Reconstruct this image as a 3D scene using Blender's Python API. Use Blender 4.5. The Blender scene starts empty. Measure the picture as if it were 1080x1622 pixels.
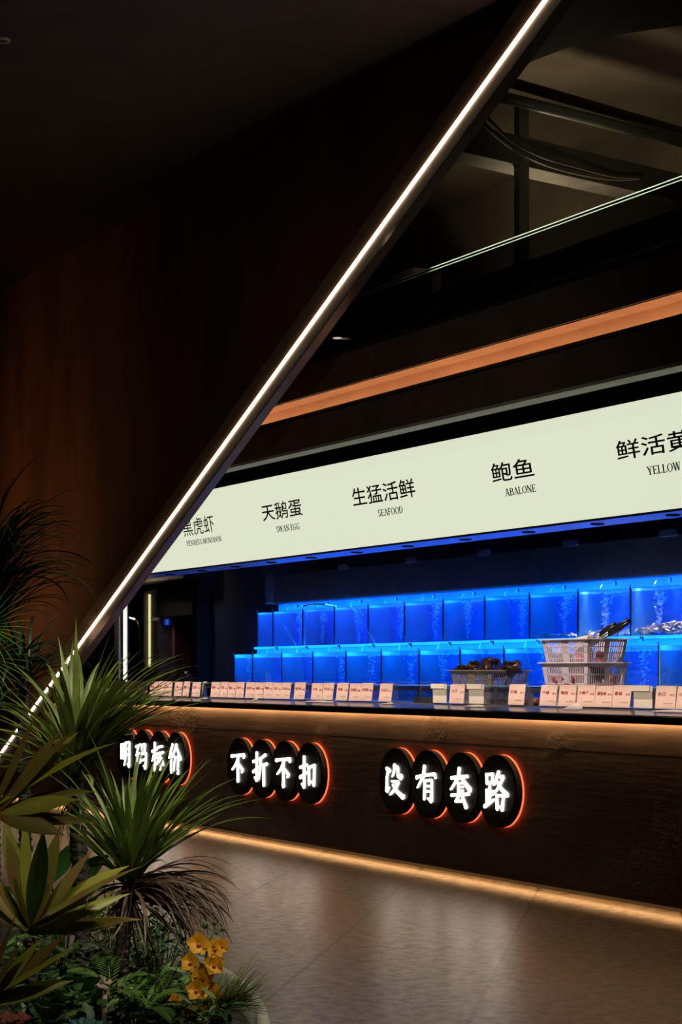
import bpy, bmesh, math, random
from mathutils import Vector, Matrix, noise
from math import radians as R, sin, cos, pi

C = bpy.context.scene.collection
sc = bpy.context.scene

# ---------------------------------------------------------------- camera
# world: x runs along the fish counter, y into the shop, z up (metres)
CAM = Vector((9.735, -6.367, 1.30))
YAW = math.asin(.881)
FWD = Vector((-sin(YAW), cos(YAW), 0)); RGT = Vector((cos(YAW), sin(YAW), 0)); UP = Vector((0, 0, 1))
F, CX, CY = 3000.0, 540.0, 1068.0
cam = bpy.data.cameras.new('camera'); cam_o = bpy.data.objects.new('camera', cam); C.objects.link(cam_o)
cam_o.location = CAM; cam_o.rotation_euler = (pi/2, 0, YAW)
cam.sensor_fit = 'HORIZONTAL'; cam.sensor_width = 36; cam.lens = 36*F/1080
cam.shift_y = (CY-811)/1080; cam.clip_end = 200; cam.clip_start = .05
sc.camera = cam_o

# ---------------------------------------------------------------- world, exposure, lights
sc.view_settings.view_transform = 'Standard'; sc.view_settings.look = 'None'
sc.view_settings.exposure = 0; sc.view_settings.gamma = 1; sc.view_settings.use_curve_mapping = False
w = bpy.data.worlds.new('world'); sc.world = w; w.use_nodes = True
w.node_tree.nodes['Background'].inputs[0].default_value = (1, .72, .5, 1)
w.node_tree.nodes['Background'].inputs[1].default_value = .008

def aim(o, target):
    d = Vector(target) - o.location
    o.rotation_euler = d.to_track_quat('-Z', 'Y').to_euler()
def area(name, loc, target, sx, sy, power, col, spread=180):
    l = bpy.data.lights.new(name, 'AREA'); l.shape = 'RECTANGLE'; l.size = sx; l.size_y = sy
    l.energy = power; l.color = col; l.spread = R(spread)
    o = bpy.data.objects.new(name, l); C.objects.link(o); o.location = loc; aim(o, target); return o
def spot(name, loc, target, power, col, ang, blend=.6, rad=.06):
    l = bpy.data.lights.new(name, 'SPOT'); l.energy = power; l.color = col
    l.spot_size = R(ang); l.spot_blend = blend; l.shadow_soft_size = rad
    o = bpy.data.objects.new(name, l); C.objects.link(o); o.location = loc; aim(o, target); return o

# added unseen fill strip that brightens the price cards along the counter
area('card_fill_light', (-2.15, -3.0, 4.6), (-2.15, .10, 1.17), 8.1, .08, 5.6, (1, .74, .62), 3)
area('rail_fill_light', (.75, -3.0, 4.9), (.75, 0, 3.945), 3.2, .05, 1.3, (.95, 1, .85), 3)  # unseen strip added so the parapet rail shows as a pale line
spot('basket_fill_spot', (1.4, -2.6, 4.7), (.08, .55, 1.42), 1150, (1, .84, .80), 13, .6, .04)  # added frontal fill for the stacked baskets
spot('basket_fill_spot', (.2, -2.6, 4.7), (-1.1, .6, 1.22), 420, (1, .80, .66), 12, .6, .04)  # added frontal fill for the dark-shell basket
spot('kitchen_fill_light', (-9.6, 1.2, 2.8), (-9.3, 2.2, 1.6), 50, (1, .8, .6), 100, 1, .1)  # unseen lamp added to lift the dark fridge and fittings
spot('pipe_fill_light', (-.2, 1.0, 4.2), (-1.6, 2.6, 5.3), 8, (1, .92, .7), 100, 1, .1)  # small unseen lamp added so the ceiling pipe shows
# blue aquarium lamps over the two tiers of tanks
area('upper_tank_light', (-3.2, 1.47, 1.93), (-3.2, 1.62, 1.60), 6.9, .06, 68, (.010, .21, 1))
area('lower_tank_light', (-3.2, 1.235, 1.52), (-3.2, 1.42, 1.15), 6.9, .06, 68, (.010, .26, 1))
area('shellfish_fill_light', (-.45, 1.49, 1.94), (-.45, 1.50, 1.56), 1.9, .03, 9, (1, .74, .58), 32)  # added warm fill, keeps the shells from going blue
# downlights under the menu sign
for i, x in enumerate((-5.2, -3.6, -2.0, -.45, .9)):
    spot('sign_downlight', (x, .55, 2.21), (x, .45, 1.1), 14, (1, .86, .72), 95, .8, .03)
# track spots on the hall ceiling: over the planter and the floor beside it, plus added fills
spot('planter_spot', (5.9, -5.1, 4.9), (4.35, -4.35, .9), 480, (1, .90, .68), 34, .8, .08)
spot('planter_left_fill', (7.2, -5.6, 3.6), (5.15, -4.85, .85), 95, (1, .88, .62), 24, .8, .08)  # added fill to brighten the cordylines on the left
spot('planter_front_spot', (6.8, -3.1, 3.9), (4.5, -4.2, .6), 260, (1, .88, .64), 34, .8, .08)
spot('counter_fill_spot', (3.2, -4.4, 5.1), (-2.2, 0, 1.0), 125, (1, .84, .70), 62, 1, .2)  # wide frontal fill added to lift the counter front
spot('floor_spot', (-4.6, -2.6, 5.1), (-4.0, -2.3, 0), 620, (1, .84, .64), 58, 1, .1)
# uplight at the foot of the rust coloured wall
spot('wall_uplight', (-8.6, -2.8, 1.0), (-7.7, -.3, 2.8), 100, (1, .50, .22), 74, 1, .25)
# unseen lamps added to make the beige ceiling void visible
spot('void_fill', (-2.3, 1.7, 4.35), (-1.5, 2.2, 6), 26, (1, .82, .55), 150, 1, .15)
spot('void_fill_far', (-4.6, 2.0, 4.5), (-4.4, 3.4, 5.2), 14, (1, .82, .55), 140, 1, .15)

# ---------------------------------------------------------------- geometry of the view, for reading real places off the survey
def ray(px, py): return FWD + RGT*((px-CX)/F) + UP*((CY-py)/F)
def W(px, py, t): return CAM + ray(px, py)*t
def onY(px, y0, py=CY):
    d = ray(px, py); return CAM + d*((y0-CAM.y)/d.y)
def onZ(px, py, z0):
    d = ray(px, py); return CAM + d*((z0-CAM.z)/d.z)
def xat(px, y0): return onY(px, y0).x

# ---------------------------------------------------------------- materials
def mat(name, col, rough=.6, metal=0, var=0, scale=8, bump=0, bscale=40, emit=None, es=0, spec=.5, trans=0, stretch=None, col2=None):
    m = bpy.data.materials.new(name); m.use_nodes = True; n = m.node_tree; b = n.nodes['Principled BSDF']
    b.inputs['Roughness'].default_value = rough; b.inputs['Metallic'].default_value = metal
    b.inputs['Specular IOR Level'].default_value = spec
    c = (*col, 1); b.inputs['Base Color'].default_value = c
    tc = n.nodes.new('ShaderNodeTexCoord'); src = tc.outputs['Object']
    if stretch:
        mp = n.nodes.new('ShaderNodeMapping'); mp.inputs['Scale'].default_value = stretch
        n.links.new(src, mp.inputs[0]); src = mp.outputs[0]
    if var or col2:
        nz = n.nodes.new('ShaderNodeTexNoise'); nz.inputs['Scale'].default_value = scale; nz.inputs['Detail'].default_value = 6
        n.links.new(src, nz.inputs['Vector'])
        cr = n.nodes.new('ShaderNodeValToRGB')
        cr.color_ramp.elements[0].position = .35; cr.color_ramp.elements[1].position = .65
        c2 = col2 if col2 else tuple(min(1, v*(1+var)) for v in col)
        c1 = col if col2 else tuple(v*(1-var) for v in col)
        cr.color_ramp.elements[0].color = (*c1, 1); cr.color_ramp.elements[1].color = (*c2, 1)
        n.links.new(nz.outputs['Fac'], cr.inputs[0]); n.links.new(cr.outputs[0], b.inputs['Base Color'])
    if bump:
        n2 = n.nodes.new('ShaderNodeTexNoise'); n2.inputs['Scale'].default_value = bscale; n2.inputs['Detail'].default_value = 8
        n.links.new(src, n2.inputs['Vector'])
        bp = n.nodes.new('ShaderNodeBump'); bp.inputs['Strength'].default_value = bump; bp.inputs['Distance'].default_value = .02
        n.links.new(n2.outputs['Fac'], bp.inputs['Height']); n.links.new(bp.outputs[0], b.inputs['Normal'])
    if emit:
        b.inputs['Emission Color'].default_value = (*emit, 1); b.inputs['Emission Strength'].default_value = es
    if trans:
        tr = n.nodes.new('ShaderNodeBsdfTranslucent'); tr.inputs[0].default_value = c
        mx = n.nodes.new('ShaderNodeMixShader'); mx.inputs[0].default_value = trans
        n.links.new(b.outputs[0], mx.inputs[1]); n.links.new(tr.outputs[0], mx.inputs[2])
        n.links.new(mx.outputs[0], n.nodes['Material Output'].inputs[0])
    return m
def glassm(name, tint=(1, 1, 1), gloss=.10, rough=.02, diff=0, dcol=(1, 1, 1)):
    m = bpy.data.materials.new(name); m.use_nodes = True; n = m.node_tree; n.nodes.remove(n.nodes['Principled BSDF'])
    t = n.nodes.new('ShaderNodeBsdfTransparent'); t.inputs[0].default_value = (*tint, 1)
    g = n.nodes.new('ShaderNodeBsdfGlossy'); g.inputs['Roughness'].default_value = rough
    fr = n.nodes.new('ShaderNodeLayerWeight'); fr.inputs[0].default_value = .25
    mu = n.nodes.new('ShaderNodeMath'); mu.operation = 'MULTIPLY_ADD'; mu.inputs[1].default_value = .35; mu.inputs[2].default_value = gloss*.4
    n.links.new(fr.outputs['Fresnel'], mu.inputs[0])
    mx = n.nodes.new('ShaderNodeMixShader'); n.links.new(mu.outputs[0], mx.inputs[0])
    n.links.new(t.outputs[0], mx.inputs[1]); n.links.new(g.outputs[0], mx.inputs[2])
    out = mx
    if diff:
        d = n.nodes.new('ShaderNodeBsdfDiffuse'); d.inputs[0].default_value = (*dcol, 1)
        m2 = n.nodes.new('ShaderNodeMixShader'); m2.inputs[0].default_value = diff
        n.links.new(mx.outputs[0], m2.inputs[1]); n.links.new(d.outputs[0], m2.inputs[2]); out = m2
    n.links.new(out.outputs[0], n.nodes['Material Output'].inputs[0])
    return m
def leafm(name, c1, c2, scale=6, rough=.42, tr=.22, stretch=None):
    return mat(name, c1, rough, col2=c2, scale=scale, trans=tr, stretch=stretch, spec=.4)

M = dict(
    rust=mat('rust_plaster', (.15, .064, .030), .62, var=.28, scale=2.2, bump=.25, bscale=12, stretch=(1, 1, .35)),
    ceil=mat('black_brown_ceiling', (.030, .022, .018), .6, var=.3, scale=3),
    black=mat('black_paint', (.006, .006, .006), .6, var=.3, scale=5),
    fascia=mat('dark_brown_fascia', (.10, .068, .048), .6, var=.15, scale=4),
    cove=mat('cove_plaster', (.62, .40, .26), .8, var=.08, scale=3),
    soffit=mat('grey_painted_edge', (.38, .38, .32), .7, var=.1),
    beam=mat('brown_beam_metal', (.15, .10, .07), .5, var=.12, scale=7),
    slab=mat('dark_stone_slab', (.018, .016, .018), .22, var=.3, scale=9),
    sill=mat('brushed_grey_steel', (.30, .30, .34), .22, .7, var=.15, scale=20),
    steel=mat('brushed_steel', (.40, .41, .43), .33, .9, var=.1, scale=30),
    bronze=mat('bronze_trim', (.22, .13, .07), .3, .9),
    white_led=mat('warm_white_led', (1, .85, .65), .5, emit=(1, .72, .44), es=7),
    orange_led=mat('orange_led', (1, .6, .3), .5, emit=(1, .50, .20), es=26),
    base_led=mat('amber_led', (1, .6, .3), .5, emit=(1, .50, .19), es=18),
    cove_led=mat('cove_led', (1, .6, .3), .5, emit=(1, .53, .28), es=7.5),
    red_led=mat('red_halo_led', (1, .15, .05), .5, emit=(1, .085, .03), es=3.2),
    letter=mat('backlit_white_acrylic', (1, .97, .9), .5, emit=(1, .93, .83), es=6),
    sign=mat('backlit_sign_panel', (.8, .82, .7), .35, emit=(.80, .86, .66), es=.86),
    ink=mat('dark_brown_lettering', (.03, .02, .012), .6),
    disc=mat('black_metal_disc', (.012, .010, .008), .38, var=.3, scale=12),
    disc_rim=mat('black_disc_side', (.004, .004, .004), .5),
    hood=mat('grey_hood_metal', (.075, .062, .048), .30, .3, var=.15, scale=6),
    navy=mat('navy_wall', (.05, .09, .22), .5, var=.3, scale=2),
    tank_back=mat('blue_tank_board', (.05, .30, .95), .6, var=.18, scale=2.2),
    tank_shelf=mat('pale_tank_shelf', (.30, .75, .95), .5),
    glass=glassm('clear_glass', (.93, .97, .97), .12),
    edge=mat('green_glass_edge', (.25, .55, .60), .2),
    dk_edge=mat('dark_silicone_edge', (.01, .03, .06), .3),
    water=glassm('tank_water', (.72, .86, 1), .10, .05, .05, (.1, .4, .9)),
    bubble=mat('air_bubbles', (.75, .88, 1), .2, trans=.4),
    hose=mat('pale_air_hose', (.85, .75, .9), .3, emit=None),
    card=mat('pale_pink_card', (.86, .67, .56), .6, trans=.12, var=.03, scale=20),
    cream=mat('cream_card', (.80, .78, .66), .6, trans=.12),
    olive=mat('grey_card_band', (.36, .36, .29), .6),
    red=mat('red_ink', (.28, .01, .008), .6),
    grey_ink=mat('grey_ink', (.40, .24, .20), .6),
    paper=mat('white_paper_scrap', (.80, .76, .68), .7),
    basket_w=mat('white_plastic', (.80, .70, .70), .4, trans=.15),
    basket_g=mat('cream_plastic', (.52, .45, .38), .45, trans=.1),
    abalone=mat('dark_shell', (.022, .012, .008), .14, col2=(.07, .034, .012), scale=18, bump=.4, bscale=30),
    meat=mat('dark_red_seafood', (.18, .035, .03), .3, col2=(.34, .09, .08), scale=14, bump=.3),
    redbag=mat('red_plastic_wrap', (.62, .05, .06), .3, var=.3, scale=12),
    pack=mat('yellow_white_wrapper', (.75, .70, .42), .35, col2=(.9, .9, .8), scale=14),
    tongb=mat('black_grip', (.012, .012, .012), .35),
    shell=mat('pink_beige_shell', (.55, .30, .24), .4, col2=(.85, .68, .52), scale=30, bump=.3),
    concrete=mat('beige_concrete', (.30, .24, .17), .85, var=.2, scale=1.6, bump=.15, bscale=6),
    duct=mat('grey_duct', (.17, .15, .12), .6, var=.2, scale=5),
    pipe=mat('grey_green_pipe', (.20, .20, .15), .45, var=.15),
    cable=mat('grey_cable', (.17, .14, .11), .5),
    glassline=mat('pale_glass_rail', (.72, .80, .66), .3),
    dark_in=mat('dark_kitchen', (.010, .009, .010), .5, var=.3, scale=4),
    maroon=mat('maroon_door', (.060, .022, .016), .4, var=.2),
    bluescr=mat('blue_display', (.02, .05, .4), .4, emit=(.03, .12, .8), es=.6),
    yel_led=mat('yellow_led', (1, .9, .6), .4, emit=(1, .84, .42), es=1.6),
    lamp_led=mat('tube_led', (1, .95, .8), .4, emit=(1, .93, .66), es=2.4),
    bottle=mat('brown_bottle_glass', (.08, .05, .03), .1, var=.3),
    bark=mat('grey_brown_bark', (.060, .045, .036), .8, col2=(.15, .12, .10), scale=25, bump=.9, bscale=30, stretch=(1, 1, 3)),
    dkbark=mat('dark_bark', (.014, .012, .012), .8, col2=(.05, .042, .038), scale=25, bump=.8, bscale=30, stretch=(1, 1, 3)),
    leaf=leafm('green_strap_leaf', (.080, .120, .020), (.19, .24, .05), 9),
    leaf2=leafm('bright_strap_leaf', (.070, .130, .020), (.18, .25, .05), 9),
    shadeleaf=leafm('shaded_strap_leaf', (.009, .022, .010), (.02, .04, .018), 8),  # shade on the unlit palms put into the leaf colour
    fan=leafm('fresh_fan_leaf', (0.090, 0.300, 0.045), (0.180, 0.420, 0.075), 9),
    dry=leafm('dry_brown_leaf', (.055, .032, .026), (.17, .11, .085), 22),
    cord=leafm('olive_red_leaf', (.13, .14, .02), (.17, .075, .03), 16, .4, .2, (1, 1, .5)),
    cord2=leafm('yellow_green_leaf', (0.300, 0.300, 0.038), (0.180, 0.195, 0.030), 7, .4),
    broad=leafm('broad_green_leaf', (.05, .16, .035), (.09, .24, .05), 5, .3),
    bush=leafm('bush_leaf', (.018, .058, .014), (.045, .10, .028), 8),
    lime=leafm('lime_leaf', (0.270, 0.360, 0.045), (0.480, 0.540, 0.090), 8),
    fern=leafm('fern_leaf', (.05, .13, .02), (.10, .18, .04), 8),
    teal=leafm('blue_green_leaf', (0.030, 0.120, 0.120), (0.075, 0.240, 0.240), 10),
    stem=mat('green_stem', (.07, .12, .03), .5, var=.2),
    petal=leafm('orange_yellow_petal', (.80, .36, .01), (.88, .50, .03), 25, .5, .25),
    lip=mat('red_orange_lip', (.50, .10, .02), .5, var=.2),
    pink=leafm('salmon_petal', (.75, .25, .16), (.85, .42, .30), 20, .5, .25),
    wood=mat('pale_driftwood', (.42, .33, .26), .8, var=.3, scale=20, bump=.6),
    planter=mat('pale_grey_planter', (.22, .22, .19), .55, var=.1, scale=6),
    soil=mat('black_soil', (.010, .008, .006), .9, var=.4, scale=30, bump=.8),
)

# counter front: dark board-marked concrete with rough broken patches
def counter_mat():
    m = bpy.data.materials.new('board_marked_concrete'); m.use_nodes = True; n = m.node_tree; b = n.nodes['Principled BSDF']
    L = n.links.new
    tc = n.nodes.new('ShaderNodeTexCoord')
    def N(scale, det, st, dist=0):
        mp = n.nodes.new('ShaderNodeMapping'); mp.inputs['Scale'].default_value = st; L(tc.outputs['Object'], mp.inputs[0])
        z = n.nodes.new('ShaderNodeTexNoise'); z.inputs['Scale'].default_value = scale; z.inputs['Detail'].default_value = det
        z.inputs['Distortion'].default_value = dist
        L(mp.outputs[0], z.inputs['Vector']); return z
    a = N(1.6, 6, (1, 1, 1.6)); r = n.nodes.new('ShaderNodeValToRGB')
    r.color_ramp.elements[0].position = .3; r.color_ramp.elements[0].color = (.075, .058, .047, 1)
    r.color_ramp.elements[1].position = .75; r.color_ramp.elements[1].color = (.15, .118, .096, 1)
    L(a.outputs['Fac'], r.inputs[0]); L(r.outputs[0], b.inputs['Base Color'])
    b.inputs['Roughness'].default_value = .62; b.inputs['Specular IOR Level'].default_value = .3
    mask = N(1.1, 3, (1, 1, 1.3)); mr = n.nodes.new('ShaderNodeValToRGB')
    mr.color_ramp.elements[0].position = .56; mr.color_ramp.elements[1].position = .66; L(mask.outputs['Fac'], mr.inputs[0])
    rough = N(16, 10, (1, 1, 1.4), 1.2); fine = N(7, 8, (.5, 1, 4))
    mu = n.nodes.new('ShaderNodeMath'); mu.operation = 'MULTIPLY'; L(mr.outputs[0], mu.inputs[0]); L(rough.outputs['Fac'], mu.inputs[1])
    ad = n.nodes.new('ShaderNodeMath'); ad.operation = 'MULTIPLY_ADD'; ad.inputs[1].default_value = .16; L(fine.outputs['Fac'], ad.inputs[0]); L(mu.outputs[0], ad.inputs[2])
    bp = n.nodes.new('ShaderNodeBump'); bp.inputs['Strength'].default_value = .9; bp.inputs['Distance'].default_value = .022
    L(ad.outputs[0], bp.inputs['Height']); L(bp.outputs[0], b.inputs['Normal'])
    return m
M['counter'] = counter_mat()

# floor: large grey-brown stone tiles, set askew to the counter
TP = onZ(849, 1415, 0); TD = (FWD + RGT*(490/3000)).normalized(); TA = math.atan2(TD.y, TD.x)
def floor_mat():
    m = bpy.data.materials.new('stone_floor_tiles'); m.use_nodes = True; n = m.node_tree; b = n.nodes['Principled BSDF']; L = n.links.new
    tc = n.nodes.new('ShaderNodeTexCoord'); mp = n.nodes.new('ShaderNodeMapping'); mp.vector_type = 'TEXTURE'
    mp.inputs['Location'].default_value = (TP.x, TP.y, 0); mp.inputs['Rotation'].default_value = (0, 0, TA)
    L(tc.outputs['Object'], mp.inputs[0])
    br = n.nodes.new('ShaderNodeTexBrick'); br.offset = 0; br.inputs['Scale'].default_value = 1
    br.inputs['Brick Width'].default_value = 2.35; br.inputs['Row Height'].default_value = .84
    br.inputs['Mortar Size'].default_value = .011; br.inputs['Mortar Smooth'].default_value = .1
    br.inputs['Color1'].default_value = (.142, .118, .084, 1); br.inputs['Color2'].default_value = (.155, .130, .093, 1)
    br.inputs['Mortar'].default_value = (.012, .010, .008, 1)
    L(mp.outputs[0], br.inputs['Vector'])
    m3 = n.nodes.new('ShaderNodeMapping'); m3.inputs['Scale'].default_value = (1, 1, 1); L(tc.outputs['Object'], m3.inputs[0])
    nz = n.nodes.new('ShaderNodeTexNoise'); nz.inputs['Scale'].default_value = 15; nz.inputs['Detail'].default_value = 9; nz.inputs['Roughness'].default_value = .65
    L(m3.outputs[0], nz.inputs['Vector'])
    cr = n.nodes.new('ShaderNodeValToRGB'); cr.color_ramp.elements[0].position = .40; cr.color_ramp.elements[0].color = (.42, .42, .42, 1)
    cr.color_ramp.elements[1].position = .56; cr.color_ramp.elements[1].color = (1, 1, 1, 1); L(nz.outputs['Fac'], cr.inputs[0])
    mx = n.nodes.new('ShaderNodeMix'); mx.data_type = 'RGBA'; mx.blend_type = 'MULTIPLY'; mx.inputs[0].default_value = 1
    L(br.outputs['Color'], mx.inputs[6]); L(cr.outputs[0], mx.inputs[7]); L(mx.outputs[2], b.inputs['Base Color'])
    rr = n.nodes.new('ShaderNodeMapRange'); rr.inputs[1].default_value = .35; rr.inputs[2].default_value = .65; rr.inputs[3].default_value = .40; rr.inputs[4].default_value = .30; b.inputs['Specular IOR Level'].default_value = .38; L(nz.outputs['Fac'], rr.inputs[0]); L(rr.outputs[0], b.inputs['Roughness'])
    bp = n.nodes.new('ShaderNodeBump'); bp.inputs['Strength'].default_value = .10; bp.inputs['Distance'].default_value = .008; L(nz.outputs['Fac'], bp.inputs['Height']); L(bp.outputs[0], b.inputs['Normal'])
    return m
M['floor'] = floor_mat()

# ---------------------------------------------------------------- mesh helpers
class MB:
    def __init__(s): s.v = []; s.f = []
    def add(s, vs, fs):
        k = len(s.v); s.v += [tuple(v) for v in vs]; s.f += [tuple(i+k for i in f) for f in fs]; return s
    def box(s, x0, x1, y0, y1, z0, z1):
        return s.add([(x0,y0,z0),(x1,y0,z0),(x1,y1,z0),(x0,y1,z0),(x0,y0,z1),(x1,y0,z1),(x1,y1,z1),(x0,y1,z1)],
              [(0,3,2,1),(4,5,6,7),(0,1,5,4),(1,2,6,5),(2,3,7,6),(3,0,4,7)])
    def extr(s, poly, vec):      # polygon of 3D points swept along vec
        n = len(poly); vec = Vector(vec); p = [Vector(q) for q in poly]
        return s.add(p+[q+vec for q in p], [tuple(range(n))[::-1], tuple(range(n, 2*n))]+[(i, (i+1) % n, (i+1) % n+n, i+n) for i in range(n)])
    def tube(s, pts, r, n=8, cap=True):
        pts = [Vector(p) for p in pts]; rs = r if isinstance(r, (list, tuple)) else [r]*len(pts)
        vs = []; up = None
        for i, p in enumerate(pts):
            d = (pts[min(i+1, len(pts)-1)]-pts[max(i-1, 0)]).normalized()
            a = Vector((0, 0, 1)) if abs(d.z) < .9 else Vector((1, 0, 0))
            if up is not None: a = up
            u = d.cross(a)
            if u.length < 1e-6: u = d.orthogonal()
            u.normalize(); v = u.cross(d); up = v
            for k in range(n):
                t = 2*pi*k/n; vs.append(p+(u*cos(t)+v*sin(t))*rs[i])
        fs = [(i*n+k, i*n+(k+1) % n, (i+1)*n+(k+1) % n, (i+1)*n+k) for i in range(len(pts)-1) for k in range(n)]
        if cap: fs += [tuple(range(n))[::-1], tuple(range((len(pts)-1)*n, len(pts)*n))]
        return s.add(vs, fs)
    def cyl(s, c, r, h, axis=(0, 0, 1), n=24):
        c = Vector(c); return s.tube([c, c+Vector(axis)*h], r, n)
    def blob(s, c, rx, ry, rz, seed=0, amp=.15, nu=12, nv=8, rot=0):
        vs = [];
        for j in range(nv+1):
            ph = pi*j/nv
            for i in range(nu):
                th = 2*pi*i/nu; d = Vector((sin(ph)*cos(th), sin(ph)*sin(th), cos(ph)))
                k = 1+amp*noise.noise(d*1.7+Vector((seed*3.1, seed*1.7, 0)))
                x, y = d.x*rx*k, d.y*ry*k
                vs.append((c[0]+x*cos(rot)-y*sin(rot), c[1]+x*sin(rot)+y*cos(rot), c[2]+d.z*rz*k))
        return s.add(vs, [(j*nu+i, (j+1)*nu+i, (j+1)*nu+(i+1) % nu, j*nu+(i+1) % nu) for j in range(nv) for i in range(nu)])
    def build(s, name, m, parent=None, loc=None, smooth=False, kind=None, bevel=0):
        me = bpy.data.meshes.new(name)
        o = Vector(loc) if loc is not None else Vector((0, 0, 0))
        me.from_pydata([tuple(Vector(v)-o) for v in s.v], [], s.f); me.validate(); me.update()
        bm = bmesh.new(); bm.from_mesh(me); bmesh.ops.recalc_face_normals(bm, faces=bm.faces)
        if bevel: bmesh.ops.bevel(bm, geom=list(bm.edges), offset=bevel, segments=2, affect='EDGES', profile=.6)
        bm.to_mesh(me); bm.free()
        ob = bpy.data.objects.new(name, me); C.objects.link(ob)
        if isinstance(m, (list, tuple)):
            for q in m: me.materials.append(q)
        else: me.materials.append(m)
        if smooth:
            for p in me.polygons: p.use_smooth = True
        if parent is not None:
            ob.parent = parent; ob.matrix_parent_inverse = Matrix.Translation(-parent.location) if parent.type == 'EMPTY' and parent.rotation_euler.z == 0 else Matrix.Identity(4)
            if parent.type != 'EMPTY' : ob.matrix_parent_inverse = Matrix.Translation(-parent.location)
        ob.location = o
        if kind: ob['kind'] = kind
        return ob
def thing(name, label, cat, loc, group=None):
    o = bpy.data.objects.new(name, None); C.objects.link(o); o.location = loc; o.empty_display_size = .1
    o['label'] = label; o['category'] = cat
    if group: o['group'] = group
    return o
def tag(o, label, cat, group=None):
    o['label'] = label; o['category'] = cat
    if group: o['group'] = group
    return o
def copy_tree(o, parent=None):
    c = o.copy(); C.objects.link(c); c.parent = parent
    for ch in list(o.children): copy_tree(ch, c)
    return c
def S(name, mb, m, **k): return mb.build(name, m, kind='structure', **k)

# text as mesh, fitted into a box (x0..x1, z0..z1) on a plane y = fn(z), facing -y
def text_geo(body):
    cu = bpy.data.curves.new('t', 'FONT'); cu.body = body; cu.size = 1; cu.offset = (.003 if '黑' in body else .010); cu.resolution_u = 3
    ob = bpy.data.objects.new('t', cu); C.objects.link(ob)
    dg = bpy.context.evaluated_depsgraph_get(); me = bpy.data.meshes.new_from_object(ob.evaluated_get(dg))
    vs = [(v.co.x, v.co.y) for v in me.vertices]; fs = [tuple(p.vertices) for p in me.polygons]
    bpy.data.objects.remove(ob); bpy.data.meshes.remove(me)
    return vs, fs
_tc = {}
def fit_text(mb, body, x0, x1, z0, z1, yf):
    if body not in _tc: _tc[body] = text_geo(body)
    vs, fs = _tc[body]
    if not vs: return
    a0 = min(v[0] for v in vs); a1 = max(v[0] for v in vs); b0 = min(v[1] for v in vs); b1 = max(v[1] for v in vs)
    out = []
    for v in vs:
        x = x0+(x1-x0)*(v[0]-a0)/(a1-a0); z = z0+(z1-z0)*(v[1]-b0)/(b1-b0); out.append((x, yf(z), z))
    mb.add(out, fs)
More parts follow.
